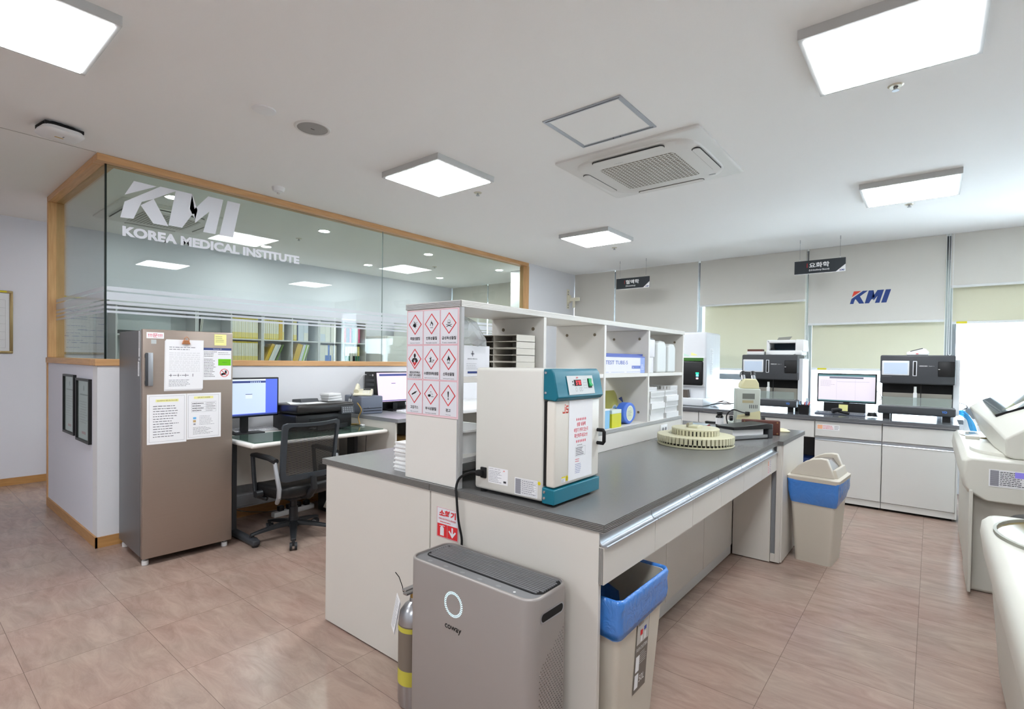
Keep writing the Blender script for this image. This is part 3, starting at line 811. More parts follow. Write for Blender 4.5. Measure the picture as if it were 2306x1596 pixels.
# star base and castors
MB().cyl((0, 0, .085), .04, .075, M_cf, r2=.034).cyl((0, 0, .16), .026, .16, M_cf).cyl((0, 0, .12), .033, .12, M_cf).build('gas_column', ch)
for k in range(5):
    a = math.radians(-32 + 72 * k)
    c_, s_ = math.cos(a), math.sin(a)
    lg = MB()
    rings = []
    for d, z, wd, hh in ((.03, .115, .034, .036), (.12, .108, .028, .028), (.24, .088, .023, .022), (.315, .072, .019, .018)):
        px, py = c_ * d, s_ * d
        nx, ny = -s_, c_
        rings.append([(px - nx * wd, py - ny * wd, z - hh * .5), (px + nx * wd, py + ny * wd, z - hh * .5), (px + nx * wd * .8, py + ny * wd * .8, z + hh * .5), (px - nx * wd * .8, py - ny * wd * .8, z + hh * .5)])
    lg.ring(rings, M_cf)
    o = lg.build('base_leg', ch, bevel=.004)
    w_ = MB()
    ca = a + .9 * k
    M_ = Matrix.Translation((c_ * .31, s_ * .31, 0)) @ Matrix.Rotation(ca, 4, 'Z')
    w_.cyl((.012, -.026, .028), .028, .018, M_cf, 'y', 18, M=M_).cyl((.012, .008, .028), .028, .018, M_cf, 'y', 18, M=M_).box(-.002, -.01, .03, .02, .01, .062, M_cf, M=M_).cyl((0, 0, .05), .012, .02, M_cf, seg=10, M=M_)
    w_.cyl((.012, -.0265, .028), .022, .0005, M_grey, 'y', 18, M=M_).cyl((.012, .0262, .028), .022, .0005, M_grey, 'y', 18, M=M_)
    w_.build('castor', ch)
MB().rbox(-.13, -.1, .315, .13, .1, .355, M_cf, .01, 2).build('mechanism', ch)
# seat cushion (front towards -x)
b = bmesh.new()
st = MB()
rings = []
n = 36
def sup(a, rx, ry, p=4.2):
    c, s = math.cos(a), math.sin(a)
    return rx * math.copysign(abs(c) ** (2 / p), c), ry * math.copysign(abs(s) ** (2 / p), s)
for z, k in ((.36, .90), (.37, .97), (.395, 1.0), (.43, 1.0), (.452, .96), (.458, .86), (.452, .5)):
    rings.append([(-.01 + sup(2 * PI * i / n, .235 * k, .245 * k)[0], sup(2 * PI * i / n, .235 * k, .245 * k)[1], z - (.03 * max(0, (-sup(2 * PI * i / n, 1, 1)[0])) ** 3)) for i in range(n)])
st.ring(rings, M_leather)
st.build('seat', ch, smooth=60)
# arms: silver strut behind, black pad on top, black strut in front
for s_ in (-1, 1):
    y = s_ * .262
    MB().tube([(.17, s_ * .24, .345), (.23, y, .40), (.235, y, .46), (.20, y, .56), (.175, y, .645)], .016, M_arm, 10).build('rear_strut', ch)
    MB().tube([(.19, y, .655), (.10, y, .672), (-.08, y, .675), (-.14, y, .668)], [.022, .022, .02, .016], M_cf, 10).build('armrest', ch)
    MB().tube([(-.13, y, .66), (-.11, y, .5), (-.085, y, .36), (.0, s_ * .22, .345)], .016, M_cf, 10).build('front_strut', ch)
MB().cyl((-.02, -.30, .39), .026, .05, M_cf, 'y', 14).build('lever_knob', ch)
# backrest: frame loop and mesh, leaning back
def back(u, v):      # u -1..1 across, v 0..1 up
    w_ = .245 - .015 * (1 - v)
    return (.235 + .045 * u * u * -1 + .06 * (v - .3), u * w_, .50 + .43 * v + .02 * u * u * (1 if v > .5 else -1) * .5)
loop = []
N_ = 14
for i in range(N_): loop.append((-1 + 2 * i / N_, 0))
for i in range(N_): loop.append((1, i / N_))
for i in range(N_): loop.append((1 - 2 * i / N_, 1))
for i in range(N_): loop.append((-1, 1 - i / N_))
def rnd(u, v, r=.10):
    uu, vv = u, v
    if abs(u) > 1 - r and (v < r or v > 1 - r):
        cu = math.copysign(1 - r, u); cv = r if v < .5 else 1 - r
        d = math.hypot(u - cu, v - cv)
        if d > r: uu, vv = cu + (u - cu) * r / d, cv + (v - cv) * r / d
    return uu, vv
fr_ = MB()
ring_out, ring_in = [], []
def thick(t):  # rim is wider at the bottom
    return .055 if t < .5 else .05
for u, v in loop:
    uu, vv = rnd(u, v)
    ring_out.append(back(uu, vv))
    iu = uu * (1 - .14); iv = .5 + (vv - .5) * (1 - .16) + .02
    ring_in.append(back(iu, iv))
o2 = [(p[0] + .022, p[1], p[2]) for p in ring_out]; i2 = [(p[0] + .022, p[1], p[2]) for p in ring_in]
n = len(loop)
vs = ring_out + ring_in + o2 + i2
fs = []
for i in range(n):
    j = (i + 1) % n
    fs += [(i, n + i, n + j, j), (2 * n + i, 2 * n + j, 3 * n + j, 3 * n + i), (i, j, 2 * n + j, 2 * n + i), (n + i, 3 * n + i, 3 * n + j, n + j)]
fr_.add(vs, fs, M_cb)
fr_.build('back_frame', ch, smooth=50)
M_mesh = bpy.data.materials.new('chair_mesh'); M_mesh.use_nodes = True
nt = M_mesh.node_tree; bn = nt.nodes['Principled BSDF']; bn.inputs['Base Color'].default_value = (*lin((40, 38, 36)), 1); bn.inputs['Roughness'].default_value = .8
tc = nt.nodes.new('ShaderNodeTexCoord'); sp = nt.nodes.new('ShaderNodeSeparateXYZ'); nt.links.new(tc.outputs['Object'], sp.inputs[0])
pp = nt.nodes.new('ShaderNodeMath'); pp.operation = 'PINGPONG'; pp.inputs[1].default_value = .0035; nt.links.new(sp.outputs[2], pp.inputs[0])
gt = nt.nodes.new('ShaderNodeMath'); gt.operation = 'GREATER_THAN'; gt.inputs[1].default_value = .0014; nt.links.new(pp.outputs[0], gt.inputs[0])
mr = nt.nodes.new('ShaderNodeMath'); mr.operation = 'MULTIPLY_ADD'; mr.inputs[1].default_value = .55; mr.inputs[2].default_value = .35; nt.links.new(gt.outputs[0], mr.inputs[0])
nt.links.new(mr.outputs[0], bn.inputs['Alpha'])
ms = MB()
G = 12
vs = [(lambda p: (p[0] + .008, p[1], p[2]))(back((-1 + 2 * i / G) * .9, .08 + .87 * j / G)) for j in range(G + 1) for i in range(G + 1)]
ms.add(vs, [(j * (G + 1) + i, j * (G + 1) + i + 1, (j + 1) * (G + 1) + i + 1, (j + 1) * (G + 1) + i) for j in range(G) for i in range(G)], M_mesh)
ms.build('back_mesh', ch, smooth=60)
MB().tube([(.06, 0, .34), (.2, 0, .36), (.27, 0, .43), (.262, 0, .52)], [.03, .03, .026, .022], M_cf, 10).build('back_support', ch)
# ============================================================ ISLAND BENCH
M_top = mat('bench_top_grey', (113, 112, 111), .26, noise=.06, scale=120)
M_edged = mat('edge_groove', (58, 56, 55), .6)
M_edge2 = mat('edge_ridge', (128, 125, 122), .45)
M_lamg = mat('laminate_cream_grey', (212, 207, 199), .4)
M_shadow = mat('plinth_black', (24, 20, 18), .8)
def ridged_edge(mb, x0, y0, x1, y1, z0, z1, n, nx, ny):
    """ribbed edging proud of a slab side; nx, ny is the outward direction"""
    for k in range(n):
        a = z0 + (z1 - z0) * (k + .12) / n
        b_ = z0 + (z1 - z0) * (k + .72) / n
        mb.box(min(x0, x0 + nx * .003), min(y0, y0 + ny * .003), a, max(x1, x1 + nx * .003), max(y1, y1 + ny * .003), b_, M_edge2)
IX0, IX1, IXF = -2.555, -.838, -.803
ZT, ZU = .877, .847
wt = thing('island_worktop', (0, 0, 0), 'long grey ribbed edge worktop of the central island bench', 'worktop')
s_ = MB()
s_.box(IX0, 1.533, ZU, IX1, 4.035, ZT - .0015, M_edged).box(IX0, 4.035, ZU, IXF, 4.83, ZT - .0015, M_edged)
s_.box(IX0 - .003, 1.530, ZT - .0015, IX1 + .003, 4.032, ZT, M_top).box(IX0 - .003, 4.032, ZT - .0015, IXF + .003, 4.833, ZT, M_top)
s_.build('slab', wt, smooth=0)
e = MB()
ridged_edge(e, IX0, 1.533, -1.700, 1.533, ZU, ZT - .0015, 5, 0, -1)
ridged_edge(e, -1.696, 1.533, IX1, 1.533, ZU, ZT - .0015, 5, 0, -1)
ridged_edge(e, IX1, 1.533, IX1, 4.032, ZU, ZT - .0015, 5, 1, 0)
ridged_edge(e, IXF, 4.035, IXF, 4.83, ZU, ZT - .0015, 5, 1, 0)
ridged_edge(e, IX1 + .003, 4.035, IXF, 4.035, ZU, ZT - .0015, 5, 0, -1)
ridged_edge(e, IX0, 1.533, IX0, 4.83, ZU, ZT - .0015, 5, -1, 0)
e.build('ribbed_edging', wt, smooth=0)
# left half: cabinets whose end panel faces the room
cb = thing('island_cabinet', (0, 0, 0), 'left half cabinet of the island bench with a plain end panel', 'cabinet')
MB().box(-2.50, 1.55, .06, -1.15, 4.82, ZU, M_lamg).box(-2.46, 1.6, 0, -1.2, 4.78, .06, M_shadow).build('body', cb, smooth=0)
MB().box(-2.522, 1.535, .008, -1.699, 1.553, ZU, M_lamg).build('end_panel', cb, bevel=.0015)
for i, y in enumerate((1.56, 2.38, 3.2, 4.01)):
    d = MB().box(-2.52, y, .69, -2.502, y + .80, .80, M_lamg).build('drawer', cb, bevel=.001)
    MB().box(-2.545, y + .01, .80, -2.502, y + .79, .81, M_alu).box(-2.545, y + .01, .69, -2.541, y + .79, .81, M_alu).build('pull', d, smooth=0)
    d = MB().box(-2.52, y, .07, -2.502, y + .80, .685, M_lamg).build('door', cb, bevel=.001)
# right half: apron drawers over the knee space, back doors
kn = thing('island_knee_unit', (0, 0, 0), 'right half of the island bench with six apron drawers over the open knee space', 'cabinet')
MB().box(-1.691, 1.535, .008, -.857, 1.553, ZU, M_lamg).build('end_panel', kn, bevel=.0015)
MB().box(-1.15, 1.553, .79, -.88, 4.03, .802, M_lamg).box(-1.15, 1.553, .68, -1.135, 4.03, .79, M_lamg).build('drawer_carcass', kn, smooth=0)
pitch = (4.03 - 1.536) / 6
for k in range(6):
    y0_ = 1.536 + pitch * k
    y1_ = y0_ + pitch - .003
    d = MB().box(-.857, y0_, .672, -.838, y1_, .797, M_lamg)
    if k == 0:
        for q in range(3): d.box(-.856 + q * .006, 1.5335, .674, -.853 + q * .006, 1.536, .795, M_edge2)
    d = d.build('drawer', kn, smooth=0)
    g = MB()      # rolled aluminium pull above the drawer front
    prof = [(-.860, .846), (-.856, .846), (-.856, .826), (-.853, .812), (-.846, .804), (-.832, .802), (-.829, .806), (-.826, .803), (-.830, .797), (-.848, .798), (-.857, .807), (-.860, .825)]
    g.prism(prof, y0_ + .001, y1_ - .001, M_alu, 'y')
    g.build('pull', d, smooth=50)
for k in range(4):
    y0_ = 1.56 + k * .6175
    MB().box(-1.15, y0_, .075, -1.133, y0_ + .6135, .68, M_lamg).build('back_door', kn, bevel=.0012)
MB().box(-1.17, 1.555, .006, -1.14, 4.03, .07, M_offw2).build('plinth', kn, smooth=0)
MB().box(-.84, 2.85, .62, -.838, 2.9, .64, M_paper).build
e = MB()
D = Decal(e, (-.8376, 3.76, .68), (0, 1, 0), Z3)
D.rect(0, .0, .10, .10, mat('pale_label', (226, 216, 214), .7)).lines(.006, .008, .045, .09, 7, M_pink, 2).lines(.05, .008, .094, .09, 7, M_inkl, 2).rect(.008, .06, .03, .09, mat('peach_print', (236, 178, 140), .7), 2)
e.build('drawer_label', kn, smooth=0)
fb = thing('island_end_cabinet', (0, 0, 0), 'deeper pale cabinet block at the far end of the island bench', 'cabinet')
MB().box(-1.13, 4.035, .006, -.875, 4.055, ZU, M_lamg).build('side_panel', fb, bevel=.001)
MB().box(-1.13, 4.056, .05, -.815, 4.80, ZU, M_lamg).box(-.872, 4.045, .05, -.842, 4.056, .83, M_grey).build('body', fb, smooth=0)
MB().box(-.842, 4.037, .012, -.812, 4.056, .845, M_lamg).box(-.872, 4.037, .012, -.842, 4.05, .07, M_lamg).build('front_post', fb, bevel=.001)
MB().box(-.814, 4.058, .012, -.803, 4.80, ZU, M_lamg).build('end_panel', fb, bevel=.001)
# --- shelf unit standing on the island
M_shelf = mat('shelf_laminate', (222, 219, 213), .42)
M_shedge = mat('shelf_ribbed_edge', (178, 178, 178), .45)
sh = thing('bench_shelf_unit', (0, 0, 0), 'white open shelf unit with hazard signs on its end standing on the island', 'shelf')
XL, XR = -1.882, -1.532
def panel(name, x0, y0, z0, x1, y1, z1, m=M_shelf): return MB().box(x0, y0, z0, x1, y1, z1, m).build(name, sh, bevel=.001)
panel('end_panel', XL, 1.548, .878, XR - .018, 1.566, 1.643)
e = MB()
for q in range(3): e.box(XR - .0175 + q * .006, 1.546, .878, XR - .0135 + q * .006, 1.566, 1.643, M_shedge)
e.box(XR - .018, 1.549, .878, XR, 1.566, 1.643, M_shedge)
e.build('edge_strip', sh, smooth=0)
e = MB().box(XL - .004, 1.546, 1.644, XR, 4.06, 1.672, M_shelf)
for q in range(4): e.box(XL - .004, 1.543, 1.646 + q * .0064, XR + .002, 1.546, 1.650 + q * .0064, M_shedge).box(XR, 1.543, 1.646 + q * .0064, XR + .002, 4.06, 1.6505 + q * .0064, M_shelf)
e.build('top', sh, smooth=0)
YD = [1.566, 2.142, 2.770, 3.395, 4.032]
for y in YD[1:-1]:
    d = panel('divider', XL, y, .99, XR, y + .022, 1.643)
    for (x, z) in ((-1.80, 1.585), (-1.60, 1.585), (-1.60, 1.07)):
        MB().cyl((x, y - .003, z), .009, .004, mat('screw_cap', (120, 108, 88), .5), 'y', 12).build('screw_cap', d)
d = panel('end_panel', XL, YD[4], .878, XR, YD[4] + .022, 1.643)
for (x, z) in ((-1.80, 1.585), (-1.60, 1.585)): MB().cyl((x, YD[4] - .003, z), .009, .004, MATS['screw_cap'], 'y', 12).build('screw_cap', d)
for k in range(4):
    y0_ = YD[k] + (.022 if k else 0)
    panel('shelf', XL, y0_ + .001, 1.324, XR - .002, YD[k + 1] - .001, 1.348)
e = MB().box(XL, 1.567, .982, XR, YD[4] - .001, 1.006, M_shelf)
for q in range(4): e.box(XR, 1.567, .983 + q * .006, XR + .002, YD[4], .9865 + q * .006, M_shedge)
e.build('bottom_shelf', sh, smooth=0)
panel('kick_panel', XR - .02, 2.0, .878, XR - .002, YD[4] - .001, .981)
panel('kick_panel', XL + .1, 1.567, .878, XL + .118, 2.0, .981)
MB().cyl((XR - .003, 2.66, .925), .006, .003, M_dgrey, 'x', 10).build('screw_cap', sh)
# hazard sign sheet on the end of the shelf
M_pinkp = mat('pink_paper', (236, 206, 212), .7)
M_cell = mat('sign_face', (222, 222, 228), .6)
hz = MB().box(-1.876, 1.5455, 1.170, -1.541, 1.5475, 1.640, M_pinkp)
D = Decal(hz, (-1.876, 1.5452, 1.170), (1, 0, 0), Z3, .0003)
W_, H_ = .335, .470
def flame(D, cx_, cy_, s_, m, l):
    D.poly([(cx_ + a * s_, cy_ + b * s_) for a, b in ((-.3, -.75), (-.62, -.35), (-.5, .05), (-.38, -.1), (-.28, .45), (0, 1.0), (.05, .5), (.25, .62), (.3, .2), (.48, .3), (.62, -.2), (.42, -.65), (.2, -.8))], m, l)
def sym(D, k, cx_, cy_, s_):
    K = M_black
    if k == 0:
        for q in range(9):
            a = 2 * PI * q / 9
            D.line((cx_ + .35 * s_ * math.cos(a), cy_ + .35 * s_ * math.sin(a)), (cx_ + s_ * (.7 + .3 * (q % 2)) * math.cos(a), cy_ + s_ * (.7 + .3 * (q % 2)) * math.sin(a)), .1 * s_, K, 4)
        D.poly([(cx_ + a * s_, cy_ + b * s_) for a, b in ((-.7, -.4), (-.1, -.75), (.5, -.35), (.2, 0), (.45, .35), (.0, .25), (-.2, .8), (-.3, .1), (-.75, .1))], K, 4)
    elif k in (1, 5):
        flame(D, cx_, cy_ + (.15 if k == 5 else 0) * s_, s_ * .85, K, 4)
        D.disc(cx_, cy_ - .35 * s_, .3 * s_, M_cell, 5, ry=.4 * s_ if k == 1 else .3 * s_)
        if k == 5: D.loop([(cx_ + .36 * s_ * math.cos(t), cy_ - .45 * s_ + .36 * s_ * math.sin(t)) for t in [2 * PI * i / 20 for i in range(20)]], .08 * s_, K, 6)
        D.rect(cx_ - .5 * s_, cy_ - .95 * s_, cx_ + .5 * s_, cy_ - .85 * s_, K, 4)
    elif k == 2:
        D.line((cx_ - .9 * s_, cy_ - .3 * s_), (cx_ + .9 * s_, cy_ - .85 * s_), .14 * s_, K, 4).line((cx_ + .9 * s_, cy_ - .3 * s_), (cx_ - .9 * s_, cy_ - .85 * s_), .14 * s_, K, 4)
        D.disc(cx_, cy_ + .25 * s_, .52 * s_, K, 5).disc(cx_, cy_ + .25 * s_, .45 * s_, M_cell, 6).rect(cx_ - .22 * s_, cy_ - .45 * s_, cx_ + .22 * s_, cy_ - .1 * s_, M_cell, 6)
        D.disc(cx_ - .2 * s_, cy_ + .1 * s_, .14 * s_, K, 7).disc(cx_ + .2 * s_, cy_ + .1 * s_, .14 * s_, K, 7).rect(cx_ - .05 * s_, cy_ - .2 * s_, cx_ + .05 * s_, cy_ - .08 * s_, K, 7)
        for q in (-1, 0, 1): D.rect(cx_ + (q * .14 - .03) * s_, cy_ - .45 * s_, cx_ + (q * .14 + .03) * s_, cy_ - .3 * s_, K, 7)
    elif k == 3:
        D.disc(cx_, cy_ + .62 * s_, .3 * s_, K, 4, ry=.42 * s_).rect(cx_ - .14 * s_, cy_ + .05 * s_, cx_ + .14 * s_, cy_ + .35 * s_, K, 4)
        D.poly([(cx_ + a * s_, cy_ + b * s_) for a, b in ((-.95, -.35), (-.5, .15), (.5, .15), (.95, -.35), (0, -1.35))], K, 4)
        D.poly([(cx_ + a * s_, cy_ + b * s_) for a, b in ((-.62, -.72), (0, -.55), (.62, -.72), (0, -1.42))], M_red, 5)
        D.poly([(cx_ + (.42 if i % 2 == 0 else .13) * s_ * math.cos(PI / 2 + i * PI / 6), cy_ - .45 * s_ + (.5 if i % 2 == 0 else .13) * s_ * math.sin(PI / 2 + i * PI / 6)) for i in range(12)], M_cell, 6)
    elif k == 4:
        D.rect(cx_ - .9 * s_, cy_ - .75 * s_, cx_ + .8 * s_, cy_ - .65 * s_, K, 4).poly([(cx_ + a * s_, cy_ + b * s_) for a, b in ((-.5, -.7), (-.35, -.05), (-.75, .3), (-.3, .2), (-.35, .8), (-.15, .3), (.2, .55), (-.02, .05), (-.1, -.7))], K, 4)
        D.disc(cx_ + .4 * s_, cy_ - .35 * s_, .42 * s_, K, 4, ry=.2 * s_).poly([(cx_ + .75 * s_, cy_ - .3 * s_), (cx_ + 1.0 * s_, cy_ + .0 * s_), (cx_ + .98 * s_, cy_ - .5 * s_)], K, 4).disc(cx_ + .4 * s_, cy_ - .35 * s_, .32 * s_, M_cell, 5, ry=.12 * s_)
    elif k == 6:
        D.poly([(cx_ + a * s_, cy_ + b * s_) for a, b in ((-.95, -.55), (-1.0, -.2), (.35, .45), (.55, .4), (.95, .6), (1.0, .48), (.62, .22), (.5, .05))], K, 4)
    elif k == 7:
        D.poly([(cx_ + a * s_, cy_ + b * s_) for a, b in ((-1.0, -.55), (-1.0, -.15), (-.55, .0), (0, -.1), (-.05, -.5), (-.5, -.65))], K, 4).rect(cx_ + .2 * s_, cy_ - .6 * s_, cx_ + 1.0 * s_, cy_ - .48 * s_, K, 4)
        D.line((cx_ - .2 * s_, cy_ + .65 * s_), (cx_ + .2 * s_, cy_ + .5 * s_), .12 * s_, K, 4).line((cx_ + .35 * s_, cy_ + .3 * s_), (cx_ + .75 * s_, cy_ - .15 * s_), .07 * s_, K, 4)
        for q in range(4): D.disc(cx_ + (-.35 + .25 * q) * s_, cy_ + (.3 - .12 * q) * s_, .06 * s_, K, 4, 8)
    else:
        D.poly([(cx_ + a * s_, cy_ + b * s_) for a, b in ((-.1, -.45), (-.24, .7), (-.16, .95), (.16, .95), (.24, .7), (.1, -.45))], K, 4).disc(cx_, cy_ - .8 * s_, .18 * s_, K, 4)
names = ['폭발성물질', '인화성물질', '급성독성물질', '발암성·변이독성\n호흡기 과민성물질', '수생환경유해성물질', '산화성물질', '고압가스', '부식성물질', '경고']
subs = ['Explosive materials', 'Flammable materials', 'Toxic materials', 'Serious & health hazard materials', 'Aquatic environment hazard materials', 'Oxidizing agents materials', 'High pressure gas', 'Corrosive materials', 'Warning']
cw_, chh = (W_ - .018) / 3, (H_ - .018) / 3
for k in range(9):
    c, r = k % 3, k // 3
    a0 = .003 + c * (cw_ + .004)
    b0 = H_ - .003 - (r + 1) * chh - r * .004
    D.rect(a0, b0, a0 + cw_, b0 + chh, M_cell, 1).frame(a0, b0, a0 + cw_, b0 + chh, .001, M_pink, 2)
    cx_, cy_ = a0 + cw_ / 2, b0 + chh * .60
    rw, rh = cw_ * .42, chh * .31
    D.poly([(cx_ - rw, cy_), (cx_, cy_ - rh), (cx_ + rw, cy_), (cx_, cy_ + rh)], M_red, 2)
    D.poly([(cx_ - rw * .86, cy_), (cx_, cy_ - rh * .86), (cx_ + rw * .86, cy_), (cx_, cy_ + rh * .86)], M_cell, 3)
    sym(D, k, cx_, cy_, .0185 if k != 3 else .0235)
    nm = names[k].split('\n')
    tw = {0: .066, 1: .070, 2: .086, 4: .092, 5: .068, 6: .054, 7: .070, 8: .030}.get(k, .07)
    if len(nm) == 1:
        D.text(nm[0], cx_, b0 + .020, .0145, M_black, 3, w=tw, bold=.02, align='c')
    else:
        D.text(nm[0], cx_, b0 + .024, .0105, M_black, 3, w=.068, bold=.02, align='c').text(nm[1], cx_, b0 + .0115, .0105, M_black, 3, w=.078, bold=.02, align='c')
    D.text(subs[k], cx_, b0 + .005, .0048, M_ink, 3, w=min(.085, tw + (0 if k != 3 else .012)), align='c')
hz = hz.build('hazard_sign_sheet', smooth=0)
tag(hz, 'pink bordered sheet of nine red diamond hazard signs on the shelf end', 'sign')
# fire extinguisher sign on the island end
e = MB()
D = Decal(e, (-1.650, 1.5346, .659), (1, 0, 0), Z3, .0004)
w_, h_ = .130, .127
e.box(-1.650, 1.5338, .659, -1.520, 1.535, .786, M_cell)
D.o = Vector((-1.650, 1.5337, .659))
D.frame(0, 0, w_, h_, .0015, M_pink, 1)
D.rect(.004, .003, .0635, .058, M_red, 2).rect(.0655, .003, .126, .058, M_red, 2)
D.text('소화기', .065, .089, .030, M_red, 2, w=.100, bold=.045, align='c').text('FIRE EXTINGUISHER', .065, .076, .0075, M_red, 2, w=.104, align='c').lines(.02, .062, .11, .072, 1, M_red, 2, t=.3)
D.poly([(.022, .008), (.045, .008), (.045, .040), (.041, .046), (.026, .046), (.022, .040)], M_cell, 3).rect(.029, .046, .037, .051, M_cell, 3).rect(.018, .047, .03, .050, M_cell, 3).rect(.034, .049, .050, .052, M_cell, 3)
D.poly([(.0955, .008), (.118, .034), (.112, .038), (.100, .026), (.100, .052), (.091, .052), (.091, .026), (.079, .038), (.073, .034)], M_cell, 3)
tag(e.build('fire_extinguisher_sign', smooth=0), 'red and white fire extinguisher sign stuck on the island end panel', 'sign')
# ============================================================ INCUBATOR
M_teal = mat('teal_paint', (14, 108, 128), .34)
M_cab = mat('ivory_paint', (214, 212, 205), .42)
M_door = mat('ivory_door', (224, 219, 209), .36)
M_seg = mat('led_red', (255, 40, 50), .4, emit=2.2)
ic = thing('incubator', (-1.47, 1.575, .877), 'ivory laboratory incubator with teal control cowl on the island corner', 'incubator')
MB().rbox(0, 0, .014, .345, .335, .513, M_cab, .012, 3).build('cabinet', ic)
for x, y in ((.03, .03), (.36, .03), (.03, .30), (.36, .30)): MB().cyl((x, y, 0.0008), .016, .012, M_blackm, seg=14).build('foot', ic)
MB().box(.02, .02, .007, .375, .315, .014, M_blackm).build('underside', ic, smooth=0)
MB().prism([(.345, .40), (.400, .395), (.412, .408), (.392, .500), (.380, .515), (.345, .515)], 0, .335, M_teal, 'y').build('control_cowl', ic, bevel=.004, seg=3)
MB().prism([(.400, .011), (.400, .066), (.345, .071), (.345, .011)], 0, .335, M_teal, 'y').build('base_cowl', ic, bevel=.003)
for z in (.50, .425, .055, .032):
    MB().lathe([(.006, 0), (.005, .0025), (.0, .003)], (0, 0, 0), M_chrome, 12, M=Matrix.Translation((.356, 0, z)) @ Matrix.Rotation(PI / 2, 4, 'X')).build('screw', ic)
MB().box(.3455, .008, .076, .356, .33, .392, M_blackm).build('door_seal', ic, smooth=0)
MB().rbox(.356, .006, .072, .396, .333, .396, M_door, .008, 3).build('door', ic)
MB().tube([(.396, .318, .262), (.424, .318, .262), (.428, .318, .255), (.428, .318, .215), (.424, .318, .208), (.396, .318, .208)], .0075, M_blackm, 8).build('handle', ic)
# control panel (lies on the sloping cowl)
e = MB()
up_ = Vector((.392 - .412, 0, .500 - .408)).normalized()
D = Decal(e, Vector((.4135, .075, .412)), (0, 1, 0), up_, .0005)
M_plate = mat('panel_plate', (206, 210, 210), .5)
D.rect(0, .005, .190, .078, M_plate)
D.rect(.045, .038, .098, .062, M_blackm, 2)
def seg7(D, ch_, x, y, w_, h_, m, l):
    S7 = {'3': 'abgcd', '7': 'abc', '0': 'abcdef'}[ch_]
    t = w_ * .24
    R7 = {'a': (0, h_ - t, w_, h_), 'b': (w_ - t, h_ / 2, w_, h_), 'c': (w_ - t, 0, w_, h_ / 2), 'd': (0, 0, w_, t), 'e': (0, 0, t, h_ / 2), 'f': (0, h_ / 2, t, h_), 'g': (0, h_ / 2 - t / 2, w_, h_ / 2 + t / 2)}
    for q in S7: a, b_, c, d_ = R7[q]; D.rect(x + a, y + b_, x + c, y + d_, m, l)
for q, c in enumerate('370'): seg7(D, c, .058 + q * .0128, .042, .009, .016, M_seg, 3)
D.rect(.0800, .042, .0818, .0438, M_seg, 3)
D.text('JSR', .062, .066, .007, M_red, 2, w=.018, bold=.03, shear=.3)
D.disc(.036, .055, .0035, M_blackm, 2, 10).disc(.036, .043, .0035, M_blackm, 2, 10)
for q, x in enumerate((.055, .083, .096)): D.loop([(x + .006 * math.cos(a), .024 + .008 * math.sin(a)) for a in [2 * PI * i / 16 for i in range(16)]], .0012, M_grey, 2)
for q in range(4): D.line((.112, .028 + .011 * q), (.138, .028 + .011 * q), .0012, M_inkl, 2)
D.line((.112, .028), (.112, .062), .0012, M_inkl, 2)
D.rect(.146, .028, .174, .066, M_blackm, 2)
e.build('control_panel', ic, smooth=0)
M_sw = mat('green_switch', (20, 150, 84), .3, emit=.25)
MB().prism([(0, 0), (.009, .004), (.003, .016), (.006, .032), (0, .032)], 0, .018, M_sw, 'y', M=Matrix.Translation((.4085, .226, .444)) @ Matrix.Rotation(-.2, 4, 'Y')).build('power_switch', ic, smooth=0)
# printing on the door, taped sheet
e = MB()
D = Decal(e, (.3963, 0, 0), (0, 1, 0), Z3)
M_jsr = mat('logo_red', (226, 70, 52), .5)
D.rect(.069, .352, .074, .372, M_jsr).rect(.055, .347, .074, .352, M_jsr).rect(.069, .376, .074, .381, M_jsr).rect(.055, .347, .058, .355, M_jsr)
for a, b_, c, d_ in ((.079, .371, .094, .376), (.079, .361, .083, .374), (.079, .359, .094, .364), (.090, .349, .094, .362), (.079, .347, .094, .352), (.079, .347, .083, .355)): D.rect(a, b_, c, d_, M_jsr)
D.rect(.052, .086, .080, .107, M_paper).rect(.053, .102, .079, .107, mat('label_yellow', (226, 206, 20), .6), 2).lines(.055, .088, .077, .1, 3, M_inkl, 2)
D.disc(.090, .098, .0105, MATS['label_yellow'], 2).disc(.090, .098, .0085, M_blackm, 3, 3).disc(.090, .098, .0065, MATS['label_yellow'], 4, 3)
D.rect(.101, .090, .128, .112, M_paper).rect(.102, .107, .127, .112, MATS['label_yellow'], 2).lines(.104, .092, .125, .105, 3, M_inkl, 2)
e.build('door_marking', ic, smooth=0)
def f_inc(D):
    M_r = mat('soft_red_print', (226, 96, 112), .8)
    D.text('♥♥♥♥♥♥', .088, .226, .012, M_r, 2, w=.072, align='c') if False else [D.disc(.056 + .0128 * q, .232, .0038, M_r, 1, 8, ry=.006) for q in range(6)]
    D.text('샘플 넣을때', .088, .205, .016, M_r, 1, w=.066, bold=.02, align='c').text('배양기 켜져 있는지', .088, .182, .017, M_r, 1, w=.104, bold=.02, align='c').text('확인해주세요!!!!!', .088, .160, .017, M_r, 1, w=.098, bold=.02, align='c')
    [D.disc(.056 + .0128 * q, .146, .0038, M_r, 1, 8, ry=.006) for q in range(6)]
    D.lines(.06, .128, .105, .134, 1, M_ink)
    D.frame(.048, .088, .122, .124, .0008, M_inkl).lines(.052, .09, .118, .122, 5, M_ink, t=.4)
    D.lines(.048, .064, .088, .08, 2, M_r).lines(.048, .02, .098, .06, 6, M_blue, t=.25)
def lp(x, y, z): return Vector((-1.47 + x, 1.575 + y, .877 + z))
paper('taped_notice', 'white notice with red handwriting style print taped to the incubator door', 'notice', lp(.3968, .098, .085), (0, 1, 0), Z3, .175, .308, f_inc)
